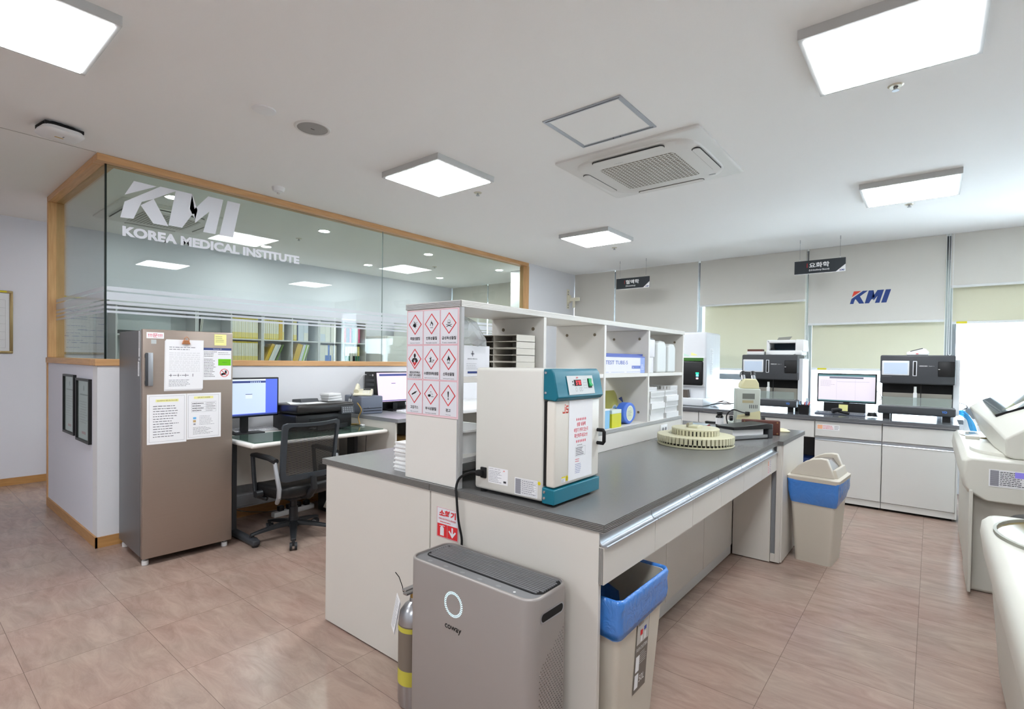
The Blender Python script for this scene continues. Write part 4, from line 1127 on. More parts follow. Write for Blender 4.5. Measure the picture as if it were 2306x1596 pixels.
# labels, inlet and lead on the side
e = MB()
D = Decal(e, (0, -.0004, 0), (1, 0, 0), Z3)
D.rect(.078, .048, .180, .112, M_paper).text('MODEL : JSGI-100T', .082, .103, .004, M_ink, 2, w=.06).text('JSR', .155, .100, .006, M_jsr, 2, bold=.03, shear=.3).lines(.082, .052, .15, .10, 8, M_inkl, 2).rect(.158, .056, .172, .064, M_ink, 2)
D.rect(.215, .024, .325, .090, M_paper).frame(.219, .028, .321, .086, .0008, M_grey, 2)
for q in range(7): D.rect(.219, .028 + .0083 * q, .321, .0287 + .0083 * q, M_grey, 2)
D.rect(.219, .028, .245, .086, M_inkl, 1.5)
D.rect(.245, .028, .2457, .086, M_grey, 2).lines(.25, .03, .318, .085, 7, M_inkl, 2)
D.disc(.333, .083, .007, MATS['label_yellow'], 2)
e.build('rating_labels', ic, smooth=0)
e = MB().rbox(.038, -.008, .062, .068, .001, .106, M_blackm, .003, 2).rbox(.032, -.032, .072, .058, -.008, .096, M_blackm, .005, 2).cyl((.03, -.020, .084), .008, .014, M_blackm, 'x', 12)
e.build('power_inlet', ic)
cable('power_cord', None, [(.03, -.020, .084), (-.0, -.026, .080), (-.055, -.030, .05), (-.062, -.045, .012), (-.045, -.058, -.03), (-.035, -.056, -.12), (-.02, -.05, -.2), (-.03, -.05, -.27)], .0052, M_blackm, parent=ic, seg=8)
cable('lead_loop', 'tangle of black leads behind the incubator on the island', [(-1.50, 1.63, .885), (-1.51, 1.66, .93), (-1.515, 1.70, .97), (-1.50, 1.74, .93), (-1.49, 1.70, .887)], .006, M_blackm)
# ============================================================ AIR PURIFIER
M_pur = mat('warm_silver', (166, 160, 156), .42, .45)
M_purt = mat('purifier_top', (124, 124, 126), .45)
M_led = mat('led_cyan', (190, 240, 255), .4, emit=1.6)
pu = thing('air_purifier', (-1.553, 1.293, 0), 'tall silver air purifier with slatted top in front of the island end', 'air purifier')
PW, PD, PH = .60, .222, .665
def rrect(x0, y0, x1, y1, r, n=8):
    P = []
    for cx_, cy_, a0 in ((x1 - r, y1 - r, 0), (x0 + r, y1 - r, 90), (x0 + r, y0 + r, 180), (x1 - r, y0 + r, 270)):
        for i in range(n + 1):
            a = math.radians(a0 + 90 * i / n)
            P.append((cx_ + r * math.cos(a), cy_ + r * math.sin(a)))
    return P
def rr3(x0, y0, x1, y1, r, z, n=8): return [(x, y, z) for x, y in rrect(x0, y0, x1, y1, r, n)]
b = MB()
b.ring([rr3(.012, .012, PW - .012, PD - .012, .05, .0), rr3(.012, .012, PW - .012, PD - .012, .05, .035)], M_blackm, cap=(1, 1))
b.build('base', pu)
b = MB()
b.ring([rr3(0, 0, PW, PD, .052, .03), rr3(0, 0, PW, PD, .052, PH - .008), rr3(.002, .002, PW - .002, PD - .002, .050, PH - .002), rr3(.006, .006, PW - .006, PD - .006, .046, PH),
        rr3(.010, .010, PW - .010, PD - .010, .042, PH - .001), rr3(.011, .011, PW - .011, PD - .011, .041, PH - .012)], M_pur, cap=(1, 0))
b.build('housing', pu, smooth=45)
b = MB()
b.ring([rr3(.011, .011, PW - .011, PD - .011, .041, PH - .012), rr3(.011, .011, PW - .011, PD - .011, .041, PH - .0075)], M_purt)
b.build('top_panel', pu)
M_slot = mat('slot_black', (10, 10, 11), .7)
e = MB()
D = Decal(e, (0, 0, PH - .0073), (1, 0, 0), (0, 1, 0), .0002)
D.poly(rrect(.022, .062, PW - .016, PD - .014, .036), M_slot)
e.build('grille_recess', pu, smooth=0)
for k in range(12):
    y = .072 + k * .0112
    ins = .012 if 1 < k < 10 else .024
    MB().box(.018 + ins, y, PH - .0072, PW - .014 - ins, y + .0045, PH - .0035, M_purt).build('slat', pu, smooth=0)
e = MB()
D = Decal(e, (0, 0, PH - .0070), (1, 0, 0), (0, 1, 0), .0002)
for k in range(5): D.disc(.09 + .085 * k, .035, .011, mat('button_grey', (136, 136, 138), .3), 1, ry=.007)
D.disc(.50, .035, .005, M_white, 1, 10)
e.build('buttons', pu, smooth=0)
e = MB()
D = Decal(e, (0, -.0004, 0), (1, 0, 0), Z3)
for rr_, n_ in ((.038, 34), (.0435, 38)):
    for i in range(n_):
        a = 2 * PI * i / n_
        D.disc(.252 + rr_ * math.cos(a), .552 + rr_ * math.sin(a), .0021, M_led, 1, 8)
D.text('coway', .252, .452, .022, M_blackm, 1, w=.082, bold=.012, align='c')
D.rect(.035, .02, .07, .065, M_paper)
e.build('front_marking', pu, smooth=0)
# right side: carry slot and dimples
b = MB()
slot = rrect(.045, .575, .178, .612, .017, 6)
b.ring([[(PW + .0006, y, z) for y, z in slot], [(PW - .0, y + (.0), z) for y, z in [(yy + (.003 if yy < .11 else -.003), zz + (.003 if zz < .593 else -.003)) for yy, zz in slot]]], M_alu, cap=(0, 0))
D = Decal(b, (PW + .0003, 0, 0), (0, 1, 0), Z3, .0002)
D.poly(slot, M_alu, 1).poly(rrect(.050, .580, .173, .607, .013, 6), M_slot, 2)
b.build('carry_slot', pu, smooth=0)
b = MB()
D = Decal(b, (PW + .0002, 0, 0), (0, 1, 0), Z3, .0002)
for r in range(52):
    z = .06 + r * .0098
    for c in range(11):
        y = .045 + c * .0125 + (.006 if r % 2 else 0)
        if y > .18: continue
        lim = .43 + (y - .045) * .75
        if z > lim: continue
        rad = .0034 * (1 - .45 * z / .5)
        D.disc(y, z, rad, M_slot, 1, 6).disc(y, z + rad * 1.1, rad * .9, M_chrome, 2, 6)
b.build('air_dimples', pu, smooth=0, kind='stuff')
# ============================================================ FIRE EXTINGUISHER
fx = thing('fire_extinguisher', (-1.642, 1.405, 0), 'stainless fire extinguisher with yellow labels behind the air purifier', 'fire extinguisher')
MB().lathe([(.05, 0), (.06, .008), (.063, .03), (.063, .35), (.058, .385), (.040, .41), (.020, .425), (.018, .44)], (0, 0, 0), M_steel, 36).build('cylinder', fx)
M_fxl = mat('extinguisher_label', (196, 186, 70), .5)
e = MB()
e.lathe([(.0636, .10), (.0636, .34)], (0, 0, 0), mat('extinguisher_label_dark', (120, 108, 96), .5), 36, cap=(0, 0))
e.lathe([(.0640, .315), (.0640, .335)], (0, 0, 0), M_fxl, 36, cap=(0, 0)).lathe([(.0640, .10), (.0640, .16)], (0, 0, 0), M_fxl, 36, cap=(0, 0))
e.build('label', fx)
MB().cyl((0, 0, .43), .017, .03, mat('brass', (180, 150, 90), .3, .9), seg=16).box(-.012, -.05, .462, .012, .03, .47, M_steel).box(-.012, -.055, .48, .012, .02, .487, M_steel).build('valve_lever', fx, bevel=.001)
MB().tube([(-.02, -.02, .455), (-.035, -.03, .46), (-.04, -.03, .48), (-.05, -.04, .52), (-.062, -.05, .54)], .0018, M_blackm, 6).tube([(.0, .02, .45), (.04, .03, .44), (.065, .03, .36), (.068, .03, .25)], .008, M_blackm, 8).build('hose', fx)
e = MB()
R = Matrix.Translation((-.045, -.045, .44)) @ Matrix.Rotation(.25, 4, 'Y') @ Matrix.Rotation(math.radians(-25), 4, 'Z')
e.box(-.028, -.001, -.15, .028, .0, 0, M_paper, M=R).box(-.026, .003, -.155, .030, .004, -.01, M_paper, M=R)
D = Decal(e, R @ Vector((-.028, -.0012, -.15)), R.to_3x3() @ Vector((1, 0, 0)), R.to_3x3() @ Vector((0, 0, 1)))
D.lines(.006, .01, .05, .14, 14, M_inkl, t=.25)
e.build('inspection_tag', fx, smooth=0)
# ============================================================ THINGS ON THE SHELF UNIT
ZS1, ZS0 = 1.3485, 1.0065     # upper shelf and bottom shelf surfaces
M_card = mat('white_carton', (228, 228, 232), .6)
M_beige = mat('beige_plastic', (208, 202, 190), .45)
M_dark = mat('slot_shadow_brown', (70, 60, 50), .7)
# carton with logo + clear bag over it
ct = thing('carton', (-1.80, 1.585, ZS1), 'white carton with a cross logo in a plastic bag on the upper shelf', 'box')
MB().box(0, 0, 0, .245, .17, .135, M_card).build('box', ct, bevel=.0015)
e = MB()
D = Decal(e, (.2455, 0, 0), (0, 1, 0), Z3)
D.rect(.055, .088, .061, .112, M_inkl).rect(.048, .096, .068, .103, M_inkl).text('SEWON MEDICAL', .058, .074, .006, M_ink, 1, w=.062, align='c').lines(.02, .03, .1, .06, 4, M_inkl, 1, t=.15).rect(.028, .014, .1, .023, M_navy)
e.build('print', ct, smooth=0)
M_bag = glassmat('clear_polythene', (244, 246, 246), 1.45, .34, (226, 228, 230))
bg_ = MB()
rings = []
rnd_ = random.Random(3)
for q, (z, k) in enumerate(((.138, 1.04), (.165, 1.0), (.20, .86), (.235, .62), (.262, .36), (.275, .1))):
    rings.append([(.122 + (.132 * k + rnd_.uniform(-.012, .012)) * math.cos(a) * (1.15 if abs(math.cos(a)) > .6 else 1), .085 + (.098 * k + rnd_.uniform(-.012, .012)) * math.sin(a), z + rnd_.uniform(-.008, .008)) for a in [2 * PI * i / 22 for i in range(22)]])
bg_.ring(rings, M_bag, cap=(0, 1))
tag(bg_.build('plastic_bag', loc=(-1.80, 1.585, ZS1), smooth=0), 'crumpled clear plastic bag bunched on top of the white carton', 'bag')
# organiser with two columns of slots
for k in range(3):
    og = thing('slot_drawer_block', (-1.845, 1.945, ZS1 + .0665 * k), ['bottom tier of the beige two column slot organiser', 'middle tier of the beige two column slot organiser', 'top tier of the beige two column slot organiser'][k], 'organizer', group='stacked beige slot organisers')
    b = MB()
    for z in (0, .031, .062): b.box(0, 0, z, .295, .15, z + .003, M_beige)
    for x in (0, .146, .292): b.box(x, 0, .003, x + .003, .15, .062, M_beige)
    b.box(0, .147, 0, .295, .15, .065, M_beige)
    b.build('body', og, smooth=0)
# white tub on the bottom shelf of the first bay
tb = thing('tub', (-1.70, 1.72, ZS0), 'white plastic tub on the bottom shelf behind the incubator', 'tub')
b = MB()
R_ = lambda x, y, r, z: rr3(-x, -y, x, y, r, z, 5)
b.ring([R_(.115, .095, .03, 0), R_(.135, .115, .035, .10), R_(.145, .125, .035, .10), R_(.145, .125, .035, .108), R_(.130, .11, .03, .108), R_(.112, .092, .028, .006)], M_white, cap=(1, 1))
b.build('body', tb)
# test tube carton
tt = thing('test_tube_box', (-1.80, 2.80, ZS1), 'white and blue open carton printed TEST TUBE-5 on the upper shelf', 'box')
M_peri = mat('periwinkle_print', (104, 122, 196), .6)
M_peril = mat('pale_blue_print', (150, 170, 226), .6)
MB().box(0, 0, 0, .25, .575, .112, M_card).build('box', tt, bevel=.001)
e = MB()
D = Decal(e, (.2505, 0, 0), (0, 1, 0), Z3)
D.rect(0, .104, .575, .112, M_peri).rect(.505, 0, .575, .104, M_peril).text('TEST TUBE-5', .015, .058, .024, M_peri, 1, w=.30, bold=.01).rect(.375, .03, .505, .05, M_peri).text('5ml', .385, .034, .011, M_card, 2).lines(.42, .036, .49, .044, 1, M_peril, 2)
D.rect(.0, .008, .06, .0095, M_peri).rect(.09, .008, .27, .0095, M_peri).rect(.30, .008, .50, .0095, M_peri).lines(.515, .02, .565, .06, 4, M_card, 2)
e.build('print', tt, smooth=0)
MB().prism([(.25, .112), (.252, .112), (.20, .128), (.198, .128)], .02, .55, M_peri, 'y').prism([(.575, .112), (.577, .112), (.585, .13), (.583, .13)], .02, .23, M_peri, 'x').build('flap', tt, smooth=0)
# jerry cans and white boxes in the last bay
M_hdpe = mat('translucent_can', (226, 230, 228), .35, trans=.15)
def jerry(x, y, h, w_, d_, label, rz=0):
    t = thing('jerry_can', (x, y, ZS1), label, 'jerry can', rz)
    b = MB()
    b.prism([(-w_ / 2, 0), (w_ / 2, 0), (w_ / 2, h * .80), (w_ / 2 - .035, h * .93), (-w_ / 2 + .05, h * .93), (-w_ / 2, h * .84)], -d_ / 2, d_ / 2, M_hdpe, 'x')
    b.build('body', t, bevel=.012, seg=3)
    MB().tube([(0, w_ / 2 - .012, h * .80), (0, w_ / 2 - .03, h * .985), (0, 0, h), (0, -w_ / 2 + .06, h * .985), (0, -w_ / 2 + .055, h * .90)], .012, M_hdpe, 10).build('handle', t)
    MB().cyl((0, -w_ / 2 + .03, h * .88), .02, .035, M_white, seg=18).build('cap', t)
    return t
jerry(-1.66, 3.69, .25, .17, .20, 'translucent white jerry can on the upper shelf, left one')
jerry(-1.66, 3.88, .235, .15, .20, 'translucent white jerry can on the upper shelf, right one beside the shelf end')
tag(MB().rbox(-1.70, 3.43, ZS1, -1.55, 3.52, ZS1 + .11, M_card, .003, 2).build('white_box'), 'lower white box left of the jerry cans', 'box', 'white boxes left of the jerry cans')
tag(MB().rbox(-1.69, 3.425, ZS1 + .112, -1.545, 3.53, ZS1 + .235, M_card, .003, 2).build('white_box'), 'upper white box left of the jerry cans', 'box', 'white boxes left of the jerry cans')
# tube racks
def rack_mesh():
    b = MB()
    b.box(0, 0, 0, .30, .235, .006, M_white).box(0, 0, .035, .30, .235, .041, M_white).box(0, 0, .006, .006, .235, .035, M_white).box(.294, 0, .006, .30, .235, .035, M_white)
    for k in range(14):
        y = .012 + k * .0163
        b.box(.292, y, .006, .3, y + .009, .035, M_white).box(0, y, .006, .008, y + .009, .035, M_white)
    for k in range(10):
        b.box(.01 + k * .029, 0, .006, .03 + k * .029, .008, .035, M_white)
    return b
rk = rack_mesh().build('tube_rack', smooth=0)
rk.location = (-1.84, 3.46, ZS0); tag(rk, None, 'rack', 'white tube racks stacked in the last bay')
labs = ['bottom left rack of the white stack', 'second rack up on the left of the white stack', 'third rack up on the left of the white stack', 'fourth rack up on the left of the white stack', 'top left rack of the white stack',
        'bottom right rack of the white stack', 'second rack up on the right of the white stack', 'third rack up on the right of the white stack', 'fourth rack up on the right of the white stack', 'top right rack of the white stack']
rk['label'] = labs[0]
for k in range(1, 10):
    o = rk.copy(); COL.objects.link(o)
    o.location = (-1.842 + .006 * (k % 3), 3.46 + (.262 if k > 4 else 0) + .004 * (k % 2), ZS0 + .0415 * (k % 5)); o['label'] = labs[k]
for k, y in enumerate((3.45, 3.84)):
    o = rk.copy(); COL.objects.link(o); o.scale = (.9, .6, .7); o.location = (-1.82, y, ZS0 + .2085); o['label'] = ['small white rack lying on top of the left racks', 'small white rack lying on top of the right racks'][k]
# racks stacked left of the shelf end
b = MB().box(0, 0, 0, .13, .24, .017, M_white).box(-.004, -.004, .014, .134, .244, .0195, M_white)
r0 = b.build('slide_tray', smooth=0)
r0.location = (-2.035, 1.605, .8775); tag(r0, 'bottom white tray of the stack beside the shelf end', 'tray', 'white trays stacked beside the shelf end')
ordn = ['second', 'third', 'fourth', 'fifth', 'sixth']
for k in range(6):
    o = r0.copy(); COL.objects.link(o); o.location = (-2.035 + .002 * (k % 2), 1.605 + .003 * (k % 3), .8775 + .0198 * (k + 1)); o['label'] = (ordn[k] + ' white tray up in the stack beside the shelf end') if k < 5 else 'topmost white tray of the stack beside the shelf end'
# bay three, bottom shelf
M_ylw = mat('pale_yellow_bag', (216, 212, 120), .45)
M_sky = mat('sky_blue_plastic', (140, 196, 232), .4)
M_roy = mat('royal_blue_pack', (66, 110, 206), .4)
yb = thing('refill_bag', (-1.77, 3.29, ZS0), 'pale yellow soft refill bag with a blue swirl on the bottom shelf', 'bag')
b = MB()
rr_ = []
for z, wx, wy in ((0, .05, .09), (.05, .06, .11), (.12, .055, .11), (.17, .04, .10), (.195, .03, .085), (.212, .012, .07)):
    rr_.append([(wx * math.cos(a), wy * math.sin(a) - .04 + z * .12, z) for a in [2 * PI * i / 20 for i in range(20)]])
b.ring(rr_, M_ylw)
b.build('bag', yb)
e = MB()
D = Decal(e, (.066, -.15, 0), (0, 1, 0), Z3)
D.disc(.10, .07, .05, M_white, 1, ry=.05).disc(.10, .07, .035, M_sky, 2, ry=.04).rect(.03, .085, .14, .095, M_ink, 3).poly([(.15, .16), (.23, .12), (.20, .17)], M_navy, 2)
e.build('print', yb, smooth=0)
bp_ = thing('wipes_pack', (-1.60, 3.20, ZS0), 'royal blue round wipes pack with a pale circular label on the bottom shelf', 'pack')
b = MB()
b.prism([(.095 * math.cos(a) * (1 if math.sin(a) > -.7 else .9), .072 + .072 * math.sin(a)) for a in [2 * PI * i / 28 for i in range(28)]], -.03, .03, M_roy, 'x')
b.build('pack', bp_, bevel=.008, seg=3)
e = MB()
D = Decal(e, (.0305, 0, .072), (0, 1, 0), Z3)
D.disc(0, 0, .052, mat('pale_mint_print', (208, 216, 190), .6), 1, 28).lines(-.03, -.02, .03, .02, 4, M_inkl, 2).loop([(.052 * math.cos(a), .052 * math.sin(a)) for a in [2 * PI * i / 28 for i in range(28)]], .004, M_paper, 2)
e.build('label', bp_, smooth=0)
tag(MB().prism([(-.07, 0), (.075, 0), (.05, .06), (.01, .12), (-.04, .13), (-.06, .08)], -.02, .02, M_white, 'x').build('white_refill_pack', loc=(-1.655, 3.30, ZS0), bevel=.006), 'white soft pack leaning behind the royal blue wipes pack', 'pack')
ybx = thing('yellow_box', (-1.60, 2.905, ZS0), 'small bright yellow box with a clear lid on the bottom shelf', 'box')
M_lime = mat('bright_yellow_plastic', (212, 212, 40), .4)
MB().box(-.02, 0, 0, .055, .125, .088, M_lime).build('body', ybx, bevel=.002)
MB().box(-.02, 0, .088, .055, .125, .112, mat('milky_lid', (214, 226, 222), .35)).build('lid', ybx, bevel=.002)
bbx = thing('light_blue_box', (-1.60, 2.82, ZS0), 'light blue box beside the bright yellow one on the bottom shelf', 'box')
MB().box(-.05, 0, 0, .045, .075, .112, M_sky).build('body', bbx, bevel=.002)
MB().box(-.051, -.001, .112, .046, .076, .122, M_paper).build('lid', bbx, bevel=.002)
# wall socket on the kick panel
so = thing('socket_outlet', (-1.5335, 3.62, .90), 'white double socket on the kick panel behind the round rack', 'socket')
MB().rbox(0, 0, 0, .008, .12, .065, M_white, .003, 2).build('plate', so)
for y in (.018, .068): MB().cyl((.008, y + .017, .032), .014, .001, M_grey, 'x', 16).build('socket_hole', so)
# ============================================================ ON THE BENCH TOP
M_sand = mat('sand_plastic', (206, 202, 172), .42)
cr = thing('carousel_rack', (-1.225, 3.475, .877), 'round cream two tier slotted sample carousel on the island worktop', 'sample carousel')
MB().lathe([(.24, 0), (.245, .004), (.245, .010), (.235, .012)], (0, 0, 0), M_sand, 64).build('base_plate', cr)
MB().lathe([(.222, .012), (.222, .045)], (0, 0, 0), M_blackm, 64).lathe([(.205, .045), (.205, .06)], (0, 0, 0), M_blackm, 64).build('core', cr)
b = MB().lathe([(.135, .058), (.238, .058), (.240, .066), (.225, .07), (.14, .07)], (0, 0, 0), M_sand, 64, cap=(0, 0))
b.build('outer_ring', cr)
M_t = MB()
for i in range(56):
    a = 2 * PI * i / 56
    R = Matrix.Rotation(a, 4, 'Z')
    M_t.box(.224, -.0092, .026, .246, .0092, .066, M_sand, M=R)
M_t.build('outer_teeth', cr, smooth=0)
M_t = MB()
for i in range(56):
    a = 2 * PI * (i + .5) / 56
    R = Matrix.Rotation(a, 4, 'Z')
    M_t.cyl((.232, 0, .012), .005, .016, M_sand, seg=8, r2=.002, M=R)
M_t.build('spring_tips', cr, smooth=0)
M_t = MB()
for i in range(40):
    R = Matrix.Rotation(2 * PI * i / 40, 4, 'Z')
    M_t.box(.138, -.0075, .070, .152, .0075, .108, M_sand, M=R)
M_t.lathe([(.139, .07), (.139, .106)], (0, 0, 0), M_blackm, 48, cap=(0, 0)).lathe([(.152, .102), (.153, .110), (.148, .114), (.0, .114)], (0, 0, 0), M_sand, 48, cap=(0, 0))
M_t.build('inner_tier', cr)
MB().box(-.03, -.05, .114, .03, .05, .128, M_sand).prism([(-.05, .114), (-.03, .114), (-.03, .146), (-.05, .14)], -.035, .035, mat('taupe_grip', (150, 144, 124), .4), 'y').build('grip', cr, bevel=.002)
# staining / slide device: black lid, steel base, brown case behind
sd = thing('slide_viewer', (-1.06, 4.02, .877), 'black lidded slide device with a steel base on the island', 'device', math.radians(62))
MB().box(-.19, -.075, .006, .17, .07, .03, M_steel).box(-.18, -.065, .03, .12, .055, .075, M_white).build('base', sd, bevel=.002)
MB().prism([(-.19, .095), (-.19, .075), (.19, .07), (.19, .105), (.15, .112)], -.085, .08, M_black, 'y').build('lid', sd, bevel=.004)
MB().box(.155, -.08, .0, .20, .075, .105, M_dgrey).build('end_cap', sd, bevel=.004)
e = MB()
for k in range(4): e.box(.2005, -.05 + k * .025, .07, .202, -.042 + k * .025, .085, M_grey)
e.build('vent_marks', sd, smooth=0)
M_brown = mat('brown_leather', (92, 50, 40), .5, bump=.1, scale=120)
bc = thing('leather_case', (-1.02, 4.34, .877), 'upright brown leather case standing behind the black slide device', 'case', math.radians(18))
MB().rbox(-.14, -.03, 0, .13, .02, .112, M_brown, .008, 3).build('shell', bc)
for x in (-.12, .11):
    for z in (.014, .098): MB().cyl((x, -.032, z), .006, .003, mat('brass_pin', (170, 130, 90), .3, .9), 'y', 10).build('stud', bc)
tag(MB().lathe([(.05, 0), (.055, .008), (.035, .022), (.012, .03)], (0, 0, 0), mat('cream_cloth', (230, 222, 186), .9), 14, sx=1.2, sy=.7).build('folded_cloth', loc=(-.93, 4.60, .878), rot=(0, 0, .5)), 'small crumpled cream cloth near the far corner of the island', 'cloth')
# microscope seen from the back
ms_ = thing('microscope', (-1.20, 4.62, .877), 'pale grey laboratory microscope seen from behind on the island', 'microscope', math.radians(28))
M_mic = mat('microscope_grey', (198, 204, 194), .42)
M_micc = mat('microscope_cream', (224, 218, 176), .42)
MB().rbox(-.12, -.06, 0, .12, .20, .05, M_mic, .012, 3).build('foot', ms_)
MB().rbox(-.10, -.08, .045, .085, .03, .34, M_mic, .008, 3).build('arm', ms_)
b = MB().box(-.055, -.0815, .255, .04, -.0795, .30, mat('recess_grey', (120, 124, 118), .6)).box(-.055, -.0818, .222, .03, -.0795, .244, mat('dim_label', (186, 176, 140), .6))
for k in range(5): b.box(.0 + k * .014, -.0818, .178, .005 + k * .014, -.0795, .208, M_dgrey)
b.build('back_plate', ms_, smooth=0)
MB().prism([(-.10, .085), (.085, .085), (.085, .16), (-.09, .12)], -.085, -.08, M_micc, 'y').build('stain_plate', ms_, smooth=0)
MB().prism([(-.06, .34), (.08, .34), (.075, .385), (.055, .42), (-.035, .42), (-.06, .375)], -.065, .06, M_micc, 'y').build('head', ms_, bevel=.008, seg=3)
for x in (-.03, .05):
    MB().tube([(x, .0, .40), (x + .01, .07, .445)], .02, M_steel, 14).tube([(x + .008, .06, .437), (x + .014, .10, .465)], .024, M_black, 14).build('eyepiece', ms_)
for x in (-.125, .125): MB().cyl((x - .012, -.01, .085), .022, .024, M_black, 'x', 18).build('focus_knob', ms_)
MB().box(-.04, .03, .14, .05, .16, .155, M_black).build('stage', ms_)
MB().cyl((.0, .09, .18), .028, .09, M_black, seg=18).build('nosepiece', ms_)
MB().rbox(-.035, -.105, .12, .0, -.082, .15, M_black, .003, 2).build('plug', ms_)
cable('power_cord', None, [(-.02, -.105, .135), (-.07, -.13, .15), (-.14, -.12, .165), (-.18, -.10, .11), (-.16, -.08, .02)], .005, M_black, parent=ms_)
# red flat cases, bottle, yellow cap
M_mar = mat('maroon_case', (150, 30, 58), .4)
for k, (x, y, r_) in enumerate(((-1.52, 4.36, .15), (-1.44, 4.18, -.1))):
    t = thing('slide_case', (x, y, .877), ['maroon flat glass lidded case lying farther from the round rack', 'maroon flat glass lidded case lying nearer the round rack'][k], 'case', r_)
    MB().rbox(-.09, -.07, 0, .09, .07, .032, M_mar, .003, 2).build('tray', t)
    MB().box(-.082, -.062, .032, .082, .062, .0345, mat('pale_glass_lid', (190, 206, 214), .12)).build('lid', t, smooth=0)
tag(MB().lathe([(.014, 0), (.016, .006), (.012, .025), (.006, .034)], (0, 0, 0), mat('amber_cap', (236, 200, 30), .4), 16).build('bottle_cap', loc=(-1.50, 4.05, .877)), 'small yellow cap beside the maroon cases', 'cap')
bt = thing('dark_bottle', (-1.42, 4.62, .877), 'small dark glass bottle with a white label behind the round rack', 'bottle')
MB().lathe([(.03, 0), (.032, .005), (.032, .085), (.022, .1), (.017, .105)], (0, 0, 0), mat('dark_glass', (24, 22, 22), .15), 20).build('body', bt)
MB().cyl((0, 0, .105), .024, .022, M_black, seg=20).build('cap', bt)
MB().lathe([(.0325, .02), (.0325, .075)], (0, 0, 0), M_paper, 20, cap=(0, 0)).build('label', bt)
tag(MB().rbox(-1.60, 4.78, .878, -1.50, 4.83, .895, M_black, .004, 2).build('marker_pen_case'), 'small flat black object lying at the far edge of the island', 'pen case')
# ============================================================ WASTE BINS
M_bin = mat('bin_plastic', (206, 198, 184), .42)
M_liner = bpy.data.materials.new('blue_liner'); M_liner.use_nodes = True
nt = M_liner.node_tree; bn = nt.nodes['Principled BSDF']
bn.inputs['Base Color'].default_value = (*lin((66, 142, 232)), 1); bn.inputs['Roughness'].default_value = .16; bn.inputs['Alpha'].default_value = .80
bn.inputs['Specular IOR Level'].default_value = .7
tc = nt.nodes.new('ShaderNodeTexCoord'); mp = nt.nodes.new('ShaderNodeMapping'); mp.inputs['Scale'].default_value = (1, 1, .5); mp.inputs['Rotation'].default_value = (.5, .3, .4)
nz = nt.nodes.new('ShaderNodeTexNoise'); nz.inputs['Scale'].default_value = 16; nz.inputs['Detail'].default_value = 3; nz.inputs['Distortion'].default_value = 2.4
bp = nt.nodes.new('ShaderNodeBump'); bp.inputs['Strength'].default_value = .7; bp.inputs['Distance'].default_value = .012
nt.links.new(tc.outputs['Object'], mp.inputs[0]); nt.links.new(mp.outputs[0], nz.inputs['Vector']); nt.links.new(nz.outputs['Fac'], bp.inputs['Height']); nt.links.new(bp.outputs[0], bn.inputs['Normal'])
